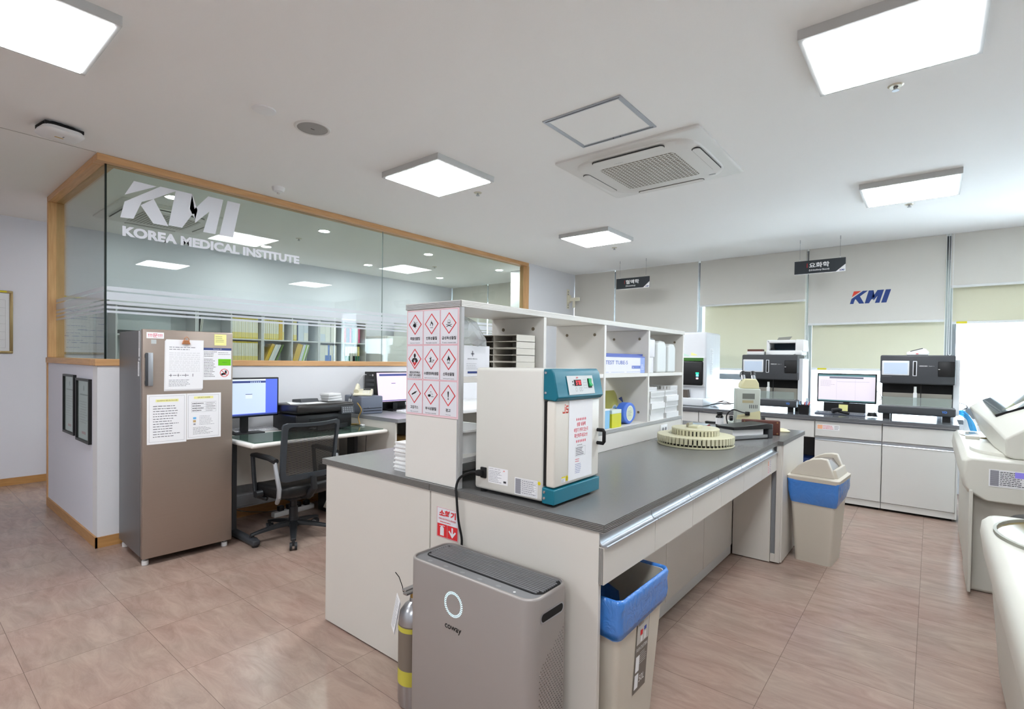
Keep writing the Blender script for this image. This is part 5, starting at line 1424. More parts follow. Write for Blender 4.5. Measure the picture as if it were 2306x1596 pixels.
def waste_bin(loc, rz, label, lid, seed, liner_low):
    t = thing('waste_bin', loc, label, 'waste bin', rz)
    h = .60
    b = MB()
    def R(k, z, g=0): return rr3(-.115 - .035 * k + g, -.15 - .045 * k + g, .115 + .035 * k - g, .15 + .045 * k - g, .025, z, 5)
    b.ring([R(0, 0), R(.02, .012), R(1, h), R(1, h, .005), R(.05, .02, .006)], M_bin, cap=(1, 1))
    b.build('body', t)
    rr = random.Random(seed)
    l = MB()
    rings = []
    n = len(R(0, 0))
    def lr(k, z, g, amp, low=0):
        P = R(k, z, g)
        out = []
        for i, (x, y, zz) in enumerate(P):
            a = math.atan2(y, x)
            q = amp * (.5 * math.sin(5 * a + seed) + .5 * math.sin(9 * a + z * 40 + seed * 2)) + rr.uniform(-amp, amp) * .25
            d = math.hypot(x, y)
            out.append((x + x / d * q, y + y / d * q, zz + low * (math.sin(a * 2 + .6) * .4 + math.sin(3 * a + seed) * .25)))
        return out
    # dense outline for crisper folds
    rings = [lr(.55, .30, .008, .003), lr(.8, .46, .006, .003), lr(1, h - .01, .004, .001), lr(1, h + .006, .0, .001), lr(1, h + .010, -.008, .001), lr(1, h - .004, -.014, .003),
             lr(1, h - .03, -.010, .005), lr(.95, h - .07, -.012, .006), lr(.9, h - .10, -.012, .007, .012), lr(.82, h - .12, -.010, .006, .02), lr(.75, liner_low + .02, -.007, .005, .03), lr(.72, liner_low, -.004, .003, .03)]
    l.ring(rings, M_liner, cap=(0, 0))
    l.build('liner_bag', t, smooth=180)
    if not lid:
        e = MB()
        k_ = math.atan2(.035, .6)
        D = Decal(e, (.1445, -.04, .20), (0, 1, 0), (math.sin(k_), 0, math.cos(k_)), .0004)
        M_lb = mat('bin_label_brown', (112, 104, 96), .5)
        D.o = Vector((.1285, -.045, .20))
        D.rect(0, 0, .105, .285, M_lb).rect(.004, .185, .101, .281, mat('label_silver', (196, 192, 186), .5), 2)
        D.rect(.03, .215, .05, .235, M_red, 3).rect(.06, .225, .08, .24, M_blue, 3).rect(.035, .19, .05, .212, M_white, 3).rect(.065, .19, .08, .218, M_white, 3).text('BESTCO', .012, .256, .010, M_ink, 3, w=.04)
        D.text('PUSH DUSTBIN', .008, .158, .014, M_white, 2, w=.09).lines(.04, .10, .1, .148, 6, M_white, 2, t=.2).rect(.008, .08, .038, .14, M_paper, 2).rect(.008, .015, .038, .07, M_paper, 2).text('50L', .045, .03, .026, M_white, 2, w=.045)
        e.build('label', t, smooth=0)
    if lid:
        b = MB()
        b.ring([rr3(-.165, -.21, .165, .21, .03, h - .008, 5), rr3(-.168, -.213, .168, .213, .03, h + .018, 5), rr3(-.150, -.195, .150, .195, .028, h + .028, 5)], M_bin, cap=(0, 1))
        b.build('lid_rim', t)
        arch = [(-.150, .026), (-.13, .055), (-.095, .095), (-.05, .130), (0, .152), (.045, .160), (.085, .158), (.135, .028)]
        for s in (-1, 1):
            c = MB()
            y0_, y1_ = (-.185, -.135) if s < 0 else (.135, .185)
            A = [(x, h + z) for x, z in arch]
            c.prism(A, y0_, y1_, M_bin, 'y')
            c.build('lid_cheek', t, bevel=.006, seg=2)
        c = MB()
        c.prism([(-.150, h + .026), (-.13, h + .05), (-.095, h + .088), (-.06, h + .115), (-.055, h + .105), (-.10, h + .07), (-.13, h + .026)], -.135, .135, M_bin, 'y')
        c.prism([(.150, h + .026), (.135, h + .085), (.118, h + .085), (.105, h + .05), (.12, h + .026)], -.150, .150, M_bin, 'y')
        c.build('lid_hood', t, bevel=.004)
        MB().prism([(-.06, h + .105), (.0, h + .125), (.06, h + .128), (.11, h + .06), (.10, h + .055), (.055, h + .118), (.0, h + .115)], -.134, .134, mat('flap_grey', (132, 124, 118), .5), 'y').build('swing_flap', t, smooth=0)
    return t
waste_bin((-.955, 1.79, 0), 0, 'open beige waste bin with a blue liner under the near end of the island', False, 2, .475)
waste_bin((-.628, 4.385, 0), math.radians(-4), 'beige waste bin with a swing lid and blue liner beyond the island end', True, 5, .43)
# ============================================================ WINDOW SIDE: BLINDS, SIGNS, COUNTER AND ANALYSERS
def cloth(name, c, tr, c2=None):
    m = bpy.data.materials.new(name); m.use_nodes = True
    nt = m.node_tree; nt.nodes.clear()
    o = nt.nodes.new('ShaderNodeOutputMaterial'); d = nt.nodes.new('ShaderNodeBsdfDiffuse'); t = nt.nodes.new('ShaderNodeBsdfTranslucent'); mx = nt.nodes.new('ShaderNodeMixShader')
    tc = nt.nodes.new('ShaderNodeTexCoord'); wv = nt.nodes.new('ShaderNodeTexNoise'); wv.inputs['Scale'].default_value = 260
    cr_ = nt.nodes.new('ShaderNodeMix'); cr_.data_type = 'RGBA'
    a = lin(c); cr_.inputs[6].default_value = (*[v * .94 for v in a], 1); cr_.inputs[7].default_value = (*[min(1, v * 1.05) for v in a], 1)
    nt.links.new(tc.outputs['Object'], wv.inputs['Vector']); nt.links.new(wv.outputs['Fac'], cr_.inputs[0]); nt.links.new(cr_.outputs[2], d.inputs[0])
    t.inputs[0].default_value = (*lin(c2 or c), 1)
    mx.inputs[0].default_value = tr
    nt.links.new(d.outputs[0], mx.inputs[1]); nt.links.new(t.outputs[0], mx.inputs[2]); nt.links.new(mx.outputs[0], o.inputs[0])
    MATS[name] = m
    return m
M_bgrey = cloth('blackout_grey_cloth', (220, 216, 208), .05)
M_bcream = cloth('cream_roller_cloth', (216, 212, 190), .12)
YB, YC = 7.50, 7.565
def blind(name, label, x0, x1, y, z, m, bar, tape=None, logo=False, group=None):
    t = thing(name, (x0, y, z), label, 'blind')
    MB().box(0, 0, 0, x1 - x0, .0015, ZC - z - .002, m).build('cloth', t, smooth=0)
    MB().rbox(0, -.009, -.014, x1 - x0, .010, .014, bar, .005, 2).build('bottom_bar', t)
    if logo:
        e = MB()
        D = Decal(e, (0, -.0006, 0), (1, 0, 0), Z3)
        kmi2(D, -.792 - x0, 2.168 - z, .42, .152, mat('logo_navy', (34, 62, 128), .6), mat('logo_orange_red', (226, 72, 52), .6))
        e.build('logo_print', t, smooth=0)
    if tape:
        a, b_ = tape
        MB().box(a - x0, -.0105, -.012, b_ - x0, -.0095, .012, MATS['yellow_tape']).build('yellow_tape', t, smooth=0)
    return t
M_bar = mat('blind_bar', (222, 222, 220), .4)
blind('roller_blind', 'grey roller blind nearest the lilac wall by the bracket', -4.735, -3.985, YB, .98, M_bgrey, M_bar)
blind('roller_blind', 'grey roller blind behind the hematology sign', -3.965, -2.645, YB, .98, M_bgrey, M_bar)
blind('roller_blind', 'grey roller blind above the big white analyser', -2.615, -1.275, YB, 2.245, M_bgrey, M_bar)
blind('roller_blind', 'grey roller blind carrying the KMI logo', -1.24, .095, YB, 1.935, M_bgrey, M_bar, logo=True)
blind('roller_blind', 'grey roller blind at the right edge of the photo', .145, 1.47, YB, 2.305, M_bgrey, M_bar)
blind('inner_roller_blind', 'cream roller blind behind the black analyser with a printer on it', -2.56, -1.275, YC, 1.345, M_bcream, M_bar)
blind('inner_roller_blind', 'cream roller blind under the KMI logo', -1.20, .105, YC, 1.372, M_bcream, M_bar, tape=(-1.13, -1.03))
blind('inner_roller_blind', 'short cream roller blind at the right edge above the bright window', .165, 1.47, YC, 1.912, M_bcream, M_bar, tape=(.20, .29))
for k, (a, b_) in enumerate(((-7.68, -6.72), (-6.70, -5.44))):
    blind('roller_blind', ['grey blind inside the glass room in the far corner', 'grey blind inside the glass room beside the white pillar'][k], a, b_, YB, .95, M_bgrey, M_bar)
def chain(label, x, z0, y=7.47, w=.022):
    b = MB()
    z = ZC - .01
    for s in (-1, 1):
        zz = z
        while zz > z0:
            b.box(x + s * w / 2 - .0028, y - .0028, zz - .0035, x + s * w / 2 + .0028, y + .0028, zz + .0035, M_white)
            zz -= .0105
        b.tube([(x + s * w / 2, y, z), (x + s * w / 2, y, z0)], .0012, M_white, 4)
    b.tube([(x - w / 2, y, z0), (x, y, z0 - .015), (x + w / 2, y, z0)], .003, M_white, 6)
    tag(b.build('blind_chain', smooth=0), label, 'blind chain')
chain('left one of two white bead chains right of the logo blind', .112, 1.52)
chain('right one of two white bead chains right of the logo blind', .150, 1.56, 7.46)
chain('white bead chain hanging left of the logo blind', -1.258, 1.70, w=.014)
chain('white bead chain hanging behind the big white analyser', -2.63, 1.9, w=.012)
cable('pull_cord', 'white cord loop hanging down beside the cream blind', [(-1.235, 7.48, 1.93), (-1.225, 7.47, 1.7), (-1.21, 7.47, 1.5), (-1.235, 7.47, 1.46), (-1.25, 7.47, 1.6)], .004, M_white)
# hanging signs
M_sign = mat('sign_charcoal', (40, 45, 50), .35)
def sign(x0, y, z0, big, small, label):
    t = thing('hanging_sign', (x0, y, z0), label, 'sign')
    w_, h_ = .515, .158
    MB().box(0, -.004, 0, w_, .004, h_, M_sign).build('board', t, smooth=0)
    e = MB()
    D = Decal(e, (0, -.0044, 0), (1, 0, 0), Z3)
    D.rect(0, 0, w_, .006, M_white).poly([(w_ - .10, 0), (w_, .0), (w_, .085)], M_white, 2)
    D.rect(.130, .075, .135, .125, M_red)
    D.text(big, .152, .070, .060, M_white, 1, w=.205, bold=.025)
    D.text(small, .152, .030, .024, M_white, 1, w=.205 if len(small) > 14 else .15, bold=.02)
    kmi2(D, w_ - .060, .010, .052, .018, M_navy, M_red, 3)
    e.build('lettering', t, smooth=0)
    for x in (.055, w_ - .055):
        MB().cyl((x, 0, h_), .0012, ZC - z0 - h_, M_grey, seg=6).cyl((x, 0, h_), .004, .014, M_white, seg=8).cyl((x, 0, ZC - z0 - .035), .005, .035, M_chrome, seg=10).build('wire', t)
sign(-3.615, 6.86, 2.478, '혈액학', '(Hematology)', 'hanging charcoal sign reading Hematology, the left and farther of the two')
sign(-1.292, 6.90, 2.482, '요화학', '(Urinology·Stool)', 'hanging charcoal sign reading Urinology Stool, the right one')
# wall bracket by the corner
wb = thing('wall_bracket', (XP, 7.30, 2.40), 'cream slotted bracket on the lilac wall near the corner', 'bracket')
b = MB().box(0, -.035, -.10, .006, .035, .22, M_cream)
for z in (-.08, -.04, .06, .10, .14, .18): b.cyl((.0062, 0, z), .012, .001, M_grey, 'x', 12)
b.build('plate', wb, smooth=0)
MB().box(.006, -.02, .02, .22, .02, .075, M_cream).box(.10, -.016, -.09, .135, .016, .02, M_cream).box(.006, -.025, .0, .05, .025, .12, M_cream).build('arm', wb, bevel=.003)
# counter
M_gtop2 = mat('dark_grey_counter', (98, 100, 104), .16)
CT = .89
ct_ = MB().box(-4.73, 6.185, CT - .032, .205, 7.25, CT, M_gtop2).build('window_worktop', bevel=.002)
tag(ct_, 'long dark grey worktop under the windows', 'worktop')
def unit(x0, x1, label, apron=False, lbl=0):
    t = thing('counter_cabinet', (x0, 6.205, 0), label, 'cabinet')
    w_ = x1 - x0
    if apron:
        MB().box(0, .02, .66, w_, .5, CT - .034, M_offw2).box(0, .55, .02, w_, .57, .66, M_dgrey).build('carcass', t, smooth=0)
    else:
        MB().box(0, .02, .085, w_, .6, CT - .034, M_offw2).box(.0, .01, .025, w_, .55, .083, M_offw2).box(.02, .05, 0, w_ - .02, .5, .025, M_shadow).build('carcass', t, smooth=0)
    d = MB().box(.003, 0, .684 if not apron else .665, w_ - .003, .018, .832, M_offw2).build('drawer', t, bevel=.001)
    MB().prism([(0, .832), (-.004, .836), (0, .842), (.014, .846), (.014, .856), (.018, .856), (.018, .832)], .003, w_ - .003, M_alu, 'x').build('pull', d, smooth=0)
    if not apron:
        d2 = MB().box(.003, 0, .088, w_ - .003, .018, .640, M_offw2).build('door', t, bevel=.001)
        MB().prism([(0, .640), (-.004, .645), (0, .651), (.014, .656), (.014, .676), (.018, .676), (.018, .640)], .003, w_ - .003, M_alu, 'x').build('pull', d2, smooth=0)
    if lbl:
        e = MB()
        D = Decal(e, (.02, -.0008, .752), (1, 0, 0), Z3)
        D.rect(0, 0, .20, .055, M_paper).rect(.004, .006, .05, .048, MATS['peach_print'], 2).lines(.055, .006, .15, .048, 3, M_pink, 2, t=.5).lines(.155, .006, .195, .048, 3, M_inkl, 2, t=.5)
        e.build('drawer_label', t, smooth=0)
    return t
unit(-.938, -.366, 'counter cabinet with a peach drawer label under the window monitor', lbl=1)
u2 = unit(-.362, .19, 'counter cabinet under the right black analyser')
MB().box(.551, .0, .025, .564, .6, CT - .034, M_offw2).build('end_panel', u2, smooth=0)
unit(-1.52, -.942, 'counter section with one drawer above an open knee space', apron=True)
unit(-2.15, -1.524, 'counter cabinet below the left black analyser')
unit(-2.78, -2.154, 'counter cabinet below the big white analyser')
unit(-3.41, -2.784, 'counter cabinet behind the shelf unit near the corner')
tag(MB().rbox(-1.18, 6.45, .0, -.96, 6.70, .40, mat('deep_blue_bin', (24, 56, 120), .5), .01, 2).build('storage_bin'), 'dark blue bin standing in the counter knee space', 'bin')
# --- black urine analyser (built once, copied)
M_anb = mat('analyser_charcoal', (62, 64, 68), .45)
M_anw = mat('analyser_white', (222, 224, 228), .4)
M_clear = glassmat('clear_cover', (226, 234, 232), 1.45, .16, (220, 224, 222))
E_touch = mat('touch_screen', (176, 190, 208), .35, emit=.25)
def analyser(loc, label):
    t = thing('urine_analyser', loc, label, 'analyser')
    W = .585
    b = MB()
    b.rbox(0, 0, .355, W, .40, .64, M_anb, .014, 3)
    b.build('head', t)
    MB().box(.01, .16, .045, W - .01, .42, .355, M_blackm).box(W - .012, .10, .06, W + .035, .46, .60, M_anw).box(.0, .38, .1, W, .46, .62, M_anw).build('rear_body', t, bevel=.003)
    b = MB().rbox(-.008, -.07, .055, W + .008, .14, .135, M_anb, .014, 3)
    b.build('tray', t)
    MB().box(-.004, -.0715, .128, W + .004, -.066, .134, M_grey).build('trim_strip', t, smooth=0)
    MB().prism([(.02, -.05), (W - .02, -.05), (W - .02, .15), (.02, .15)], .135, .138, M_steel, 'z').box(.02, .13, .138, W - .02, .135, .26, mat('tray_backplate', (178, 174, 164), .3, .6)).build('strip_plate', t, smooth=0)
    MB().box(.02, -.04, .14, W - .02, -.037, .225, M_clear).build('clear_cover', t, smooth=0)
    MB().box(.27, .02, .138, .30, .05, .27, M_white).cyl((.285, .035, .2), .012, .13, mat('tube_white', (220, 222, 218), .4), seg=12).box(.325, .06, .138, .332, .07, .36, M_black).build('sample_tube_holder', t, smooth=0)
    for x in (.06, W - .06):
        MB().box(x - .03, .0, 0, x + .03, .08, .056, M_black).build('foot', t)
    for x in (.06, W - .06): MB().box(x - .03, .33, 0, x + .03, .41, .046, M_black).build('foot', t)
    MB().rbox(.015, -.006, .44, .235, .002, .585, M_anw, .006, 2).box(.030, -.0072, .452, .222, -.006, .565, E_touch).build('touch_screen', t)
    b = MB().rbox(.262, -.004, .435, .295, .001, .583, M_anw, .004, 2).rbox(.269, -.0052, .442, .288, -.003, .576, M_black, .003, 2)
    b.build('strip_slot', t)
    MB().rbox(.455, -.002, .435, W - .006, .002, .578, M_black, .006, 2).box(.457, -.004, .502, .470, -.002, .507, M_white).build('side_window', t)
    e = MB()
    D = Decal(e, (0, -.0006, 0), (1, 0, 0), Z3)
    D.text('URISCAN', .312, .530, .0095, M_white, 1, w=.062, bold=.03).text('Super +', .384, .530, .008, M_white, 1, w=.042)
    D.lines(.02, .422, .12, .432, 1, M_grey, 1)
    D2 = Decal(e, (.49, -.0712, .088), (1, 0, 0), Z3)
    D2.text('YD', 0, 0, .020, mat('logo_blue', (60, 120, 210), .4, emit=.2), 1, w=.038, bold=.02)
    e.build('lettering', t, smooth=0)
    return t
A2 = analyser((-.408, 6.455, CT), 'right black urine analyser with a small label printer on top')
A1 = dup(A2, loc=(-1.742, 6.455, CT), label='left black urine analyser with a white laser printer on top')
# laser printer on the left analyser
M_lpw = mat('printer_white', (226, 226, 226), .4)
lp_ = thing('laser_printer', (-1.50, 6.50, CT + .6405), 'white laser printer on top of the left black analyser', 'printer')
b = MB()
b.rbox(0, .03, 0, .37, .33, .05, M_lpw, .01, 2).rbox(0, .05, .04, .03, .33, .17, M_lpw, .006, 2).rbox(.30, .04, .04, .385, .33, .175, M_lpw, .012, 2).rbox(0, .05, .135, .37, .33, .172, M_lpw, .012, 3)
b.build('housing', lp_)
MB().box(.03, .30, .05, .30, .305, .135, mat('printer_blue_grey', (60, 78, 96), .5)).box(.03, .06, .05, .30, .30, .056, mat('printer_blue_grey2', (84, 100, 112), .5)).build('output_slot', lp_, smooth=0)
MB().prism([(.06, .0), (.29, .0), (.31, .014), (.04, .014)], 0, .06, M_lpw, 'y').build('paper_tray', lp_, bevel=.003)
MB().prism([(.08, .172), (.21, .172), (.24, .215), (.10, .205)], .18, .19, mat('flap_taupe', (140, 138, 130), .5), 'y').build('rear_flap', lp_, smooth=0)
MB().cyl((.06, .12, .056), .03, .02, M_black, 'z', 16).build('roll', lp_)
tag(MB().rbox(-1.70, 6.50, CT + .6405, -1.52, 6.62, CT + .68, M_lpw, .005, 2).box(-1.70, 6.52, CT + .6805, -1.54, 6.62, CT + .705, M_brown).build('small_printer'), 'small white device with a dark top left of the laser printer', 'device')
lb = thing('small_label_printer', (-.20, 6.50, CT + .6405), 'small white label printer on top of the right black analyser', 'printer')
MB().prism([(0, 0), (.17, 0), (.178, .03), (.15, .065), (.12, .07), (.04, .045), (0, .03)], 0, .14, M_white, 'y').build('housing', lb, bevel=.008, seg=3)
MB().prism([(.03, .042), (.125, .072), (.13, .066), (.03, .036)], -.002, .10, M_dgrey, 'y').box(.075, -.003, .012, .095, -.001, .018, M_red).build('lid', lb, smooth=0)
# --- large white analyser with black window
ba = thing('white_analyser', (-2.98, 6.49, CT), 'large white analyser with a black window and green strip beside the shelf unit', 'analyser')
MB().rbox(0, .06, .06, .79, .62, .925, M_anw, .03, 4).build('housing', ba)
MB().rbox(-.02, -.06, .0, .80, .62, .095, M_anw, .012, 3).build('base', ba)
MB().rbox(.05, .03, .23, .785, .07, .61, M_anw, .02, 3).build('window_surround', ba)
MB().rbox(.08, .02, .255, .765, .04, .56, M_black, .02, 3).box(.08, .025, .56, .765, .04, .60, mat('leaf_green', (60, 112, 44), .5)).build('black_window', ba)
MB().box(.0, .05, .10, .60, .07, .20, mat('bay_grey', (196, 198, 202), .5)).prism([(.50, .095), (.60, .095), (.585, .195), (.525, .195)], -.02, .05, mat('dark_bronze', (92, 84, 78), .4), 'y').build('sample_bay', ba, smooth=0)
E_g = mat('light_green', (40, 255, 160), .4, emit=1.5); E_c = mat('light_cyan', (110, 220, 255), .4, emit=1.5); E_w = mat('light_mauve', (220, 190, 200), .4, emit=.8)
MB().box(.675, .0185, .40, .715, .0195, .415, E_g).box(.68, .0185, .365, .712, .0195, .393, E_c).box(.68, .0185, .33, .71, .0195, .352, E_w).build('indicator_lights', ba, smooth=0)
e = MB()
D = Decal(e, (.7906, .10, 0), (0, 1, 0), Z3)
D.rect(.10, .38, .22, .72, M_paper).lines(.11, .39, .21, .71, 22, M_inkl, 2, t=.3)
D.rect(.30, .06, .301, .90, M_inkl)
e.build('side_label', ba, smooth=0)
for k, (x, z, m) in enumerate(((.60, .63, M_yel), (.50, .62, mat('mint_note', (200, 226, 214), .8)))):
    tag(MB().box(0, 0, 0, .075, .002, .075, m).build('sticky_note', loc=(-2.98 + x, 6.547, CT + z), rot=(-.08, 0, .03)), ['yellow sticky note on the big white analyser', 'pale mint sticky note at the edge of the big white analyser'][k], 'note')
# --- window monitor, keyboard and handset
def scr3(D, w, h):
    D.rect(0, 0, w, h, E_lil).rect(0, h - .02, w, h, E_teal, 2).rect(w * .2, h - .042, w * .8, h - .025, mat('screen_slate', (92, 94, 108), .5, emit=.5), 3).rect(w * .34, h * .74, w * .9, h * .745, E_navy, 3)
    D.rect(w * .33, .02, w * .332, h - .05, mat('screen_line', (150, 140, 150), .5, emit=.5), 3).rect(w * .66, .02, w * .662, h - .05, MATS['screen_line'], 3).rect(0, 0, w, .014, E_teal, 3).lines(.02, h * .55, w * .3, h * .8, 5, MATS['screen_line'], 4, t=.2)
monitor((-.735, 6.80, CT), -PI / 2, .56, .325, 'black monitor with a grey screen standing in front of the window', scr3, stand=.115)
MB_ = MB().box(-.20, -.02, .0, .19, .02, .105, M_black)
tag(MB_.build('speaker_bar', loc=(-.735, 6.74, CT + .0125)), 'black bar under the window monitor', 'speaker bar')
keyboard((-.76, 6.56, CT), -PI / 2 + .03, 'dark grey keyboard in front of the window monitor', .46, M_slate, True)
tag(MB().box(0, 0, 0, .085, .002, .07, M_yel).build('sticky_note', loc=(-.79, 6.710, CT + .03), rot=(-.1, 0, -.05)), 'yellow sticky note in front of the window monitor', 'note')
hs = thing('barcode_scanner', (-.78, 6.46, CT + .012), 'black hand scanner lying across the dark keyboard', 'scanner', .3)
MB().tube([(-.04, 0, .03), (.02, .01, .045), (.05, .01, .04)], [.026, .022, .018], M_black, 10).tube([(.02, .01, .03), (.08, -.03, .016), (.11, -.04, .014)], .014, M_black, 8).build('body', hs)
ms2 = thing('cable_coil', (-.47, 6.50, CT + .001), 'black coiled cable lying right of the dark keyboard', 'cable')
for k in range(3): MB().tube([(.045 * math.cos(a) * (1 - .1 * k), .03 * math.sin(a), .012 + .013 * k) for a in [2 * PI * i / 18 for i in range(18)]], .006, M_black, 6, close=True).build('loop', ms2)
cable('monitor_cable', 'black cable hanging from the window monitor to the counter, upper one', [(-.46, 6.83, 1.26), (-.40, 6.85, 1.22), (-.395, 6.85, 1.1), (-.43, 6.84, 1.05)], .004)
cable('monitor_cable', 'black cable hanging from the window monitor to the counter, lower one', [(-.46, 6.83, 1.15), (-.42, 6.84, 1.10), (-.40, 6.84, 1.0), (-.45, 6.82, .93), (-.50, 6.80, .90)], .004)
# --- basket with pens and a bottle between the analyser and the monitor
pb = thing('pen_basket', (-1.06, 6.32, CT), 'small black mesh basket holding pens beside the left analyser', 'basket')
b = MB()
b.ring([rr3(-.045, -.045, .045, .045, .01, 0, 3), rr3(-.055, -.055, .055, .055, .012, .10, 3), rr3(-.051, -.051, .051, .051, .01, .10, 3), rr3(-.041, -.041, .041, .041, .008, .006, 3)], M_black)
b.build('basket', pb)
for k in range(5):
    a = 1.25 * k
    cc = [M_red, M_blue, M_black, M_sky, M_red][k]
    tag(MB().tube([(-1.06 + .02 * math.cos(a), 6.32 + .02 * math.sin(a), CT + .012), (-1.06 + .05 * math.cos(a), 6.32 + .05 * math.sin(a), CT + .135)], .0045, cc, 8).build('pen'), ['red pen leaning left in the black basket', 'blue pen in the black basket', 'black pen in the black basket', 'light blue pen in the black basket', 'red pen leaning right in the black basket'][k], 'pen', 'pens in the black mesh basket')
tag(MB().lathe([(.03, 0), (.033, .01), (.033, .10), (.014, .135), (.012, .165)], (0, 0, 0), mat('clear_bottle', (214, 222, 226), .2, trans=.4), 20).build('wash_bottle', loc=(-1.055, 6.46, CT)), 'clear wash bottle behind the pen basket', 'bottle')
# loose wiring between the two analysers on the counter
for k in range(4):
    cable('instrument_cable', ['dark cable lying between the white and black analysers, nearest', 'pale cable lying between the white and black analysers', 'brown cable lying between the white and black analysers', 'grey cable lying between the white and black analysers, farthest'][k],
          [(-2.15, 6.62 + .05 * k, CT + .012), (-2.05, 6.60 + .06 * k, CT + .035 + .008 * k), (-1.95, 6.66 + .05 * k, CT + .03), (-1.85, 6.62 + .06 * k, CT + .05), (-1.78, 6.72 + .03 * k, CT + .012)], .006, [M_dgrey, M_white, M_brown, M_grey][k])
# blue tubing and small device right of the right analyser
M_tb = glassmat('blue_tubing', (130, 200, 236), 1.4, .55, (90, 180, 226))
for k in range(3):
    cable('blue_tube', ['outermost loop of light blue tubing right of the right analyser', 'middle loop of light blue tubing right of the right analyser', 'inner loop of light blue tubing right of the right analyser'][k],
          [(.215, 6.62, .99 - .01 * k), (.25, 6.60, .99 - .02 * k), (.30 - .01 * k, 6.56, .92), (.33 - .015 * k, 6.52, .84), (.34, 6.5, .74)], .012, M_tb, group='light blue tubing by the right analyser')
cable('power_lead', 'thin dark lead curving from the right analyser past the blue tubing', [(.19, 6.70, 1.07), (.25, 6.68, 1.06), (.275, 6.66, 1.03), (.24, 6.64, 1.0), (.28, 6.6, .95), (.31, 6.56, .86), (.33, 6.5, .78)], .004, M_dgrey)
tag(MB().rbox(.26, 6.85, 0, .36, 6.95, CT + .14, M_white, .01, 2).box(.27, 6.845, CT + .02, .35, 6.85, CT + .12, M_grey).build('small_instrument'), 'small white instrument in front of the bright window at the right', 'instrument')
# building across the street and the sky beyond
M_fac = mat('white_facade', (235, 238, 240), .8)
M_fwin = mat('facade_window', (196, 214, 232), .3)
bd = thing('building_across', (-14, 24, -12), 'pale overexposed building across the street with narrow windows', 'building')
MB().box(0, 0, 0, 36, 8, 34, M_fac).build('facade', bd, smooth=0)
rw = random.Random(11)
for r in range(10):
    for c in range(13):
        x = 12.2 + c * 1.15 + (.55 if r % 2 else 0)
        z = 9.6 + r * .95
        if rw.random() < .25: continue
        if not (11.6 < x < 26): continue
        MB().box(x, -.03, z, x + .34, .01, z + .62, M_fwin).build('window', bd, smooth=0) if r < 8 else None
# ============================================================ RIGHT EDGE: LARGE BEIGE ANALYSERS, STOOL, CANISTER
M_bei = mat('instrument_beige', (206, 204, 194), .36)
M_bei2 = mat('instrument_base', (198, 195, 185), .42)
M_smoke = mat('smoked_lid', (120, 104, 60), .12)
an = thing('chemistry_analyser', (0, 0, 0), 'large beige floor standing analyser with a raised hood at the right edge', 'analyser')
b = MB()
b.box(.205, 4.40, .0, 1.35, 5.95, .66, M_bei2)
b.build('base', an, bevel=.02, seg=3)
MB().box(.196, 4.262, .03, .214, 4.82, .66, M_bei2).build('service_panel', an, bevel=.004)
b = MB()
def xz(y, P): return [(x, y, z) for x, z in P]
secs = []
for y, dx, dz in ((4.30, .02, .0), (4.33, .0, .0), (6.05, .0, .0), (6.10, .02, 0)):
    secs.append([(.19 + dx, y, .64), (.165 + dx, y, .68), (.152 + dx, y, .76), (.160 + dx, y, .838), (.185 + dx, y, .862 - (.01 if dx else 0)), (1.35, y, .862 - (.01 if dx else 0)), (1.35, y, .60), (.26 + dx, y, .60)])
b.ring(secs, M_bei)
b.build('top_shell', an, bevel=.008, seg=3)
def top_disc(name, parent, cx_, cy_, z, rx, ry, m, h=.008):
    return MB().lathe([(1.0, 0), (1.0, h * .5), (.985, h)], (cx_, cy_, z), m, 40, sx=rx, sy=ry).build(name, parent)
top_disc('reagent_opening', an, .36, 5.72, .8625, .17, .26, M_smoke, .004)
MB().box(.215, 5.38, .8625, .30, 5.44, .885, M_bei).build('latch', an, bevel=.003)
top_disc('round_cover', an, .40, 4.72, .8625, .19, .30, M_bei, .02)
b = MB()
b.ring([xz(4.36, [(.40, .864), (.362, .88), (.358, .985), (.44, 1.05), (.95, 1.28), (1.3, 1.30), (1.3, .864)]),
        xz(4.72, [(.37, .864), (.335, .89), (.316, 1.04), (.42, 1.10), (.95, 1.35), (1.3, 1.36), (1.3, .864)]),
        xz(5.60, [(.37, .864), (.315, .91), (.243, 1.10), (.305, 1.150), (.95, 1.44), (1.3, 1.45), (1.3, .864)]),
        xz(5.66, [(.40, .864), (.35, .95), (.28, 1.10), (.33, 1.135), (.95, 1.42), (1.3, 1.43), (1.3, .864)])], M_bei)
b.build('hood', an, bevel=.01, seg=3, smooth=50)
g = MB()
Pn = [Vector((.345, 4.86, 1.092)), Vector((.95, 4.86, 1.377)), Vector((.95, 5.56, 1.449)), Vector((.318, 5.56, 1.160))]
n_ = Vector((-.42, 0, .9)).normalized()
g.ring([[tuple(p + n_ * -.012) for p in Pn], [tuple(p + n_ * .004) for p in Pn]], mat('black_hood_window', (12, 12, 13), .05))
g.build('hood_window', an, smooth=0)
e = MB()
D = Decal(e, (.285, 4.2985, .695), (1, 0, 0), Z3, .0005)
D.rect(0, 0, .23, .105, M_paper, 1).frame(.006, .006, .224, .1, .001, M_inkl, 2)
D.rect(.006, .006, .045, .1, M_inkl, 2)
for q in range(8): D.rect(.006, .006 + q * .0118, .17, .0068 + q * .0118, M_ink, 3)
D.lines(.05, .01, .165, .098, 8, M_ink, 3).rect(.115, .065, .17, .1, mat('violet_patch', (150, 140, 236), .6), 4)
e.build('asset_label', an, smooth=0)
a2 = thing('sample_analyser', (0, 0, 0), 'nearest beige analyser with a round amber window cut by the right edge', 'analyser')
def stadium(x0, y0, x1, y1, r, z): return rr3(x0, y0, x1, y1, r, z, 6)
b = MB()
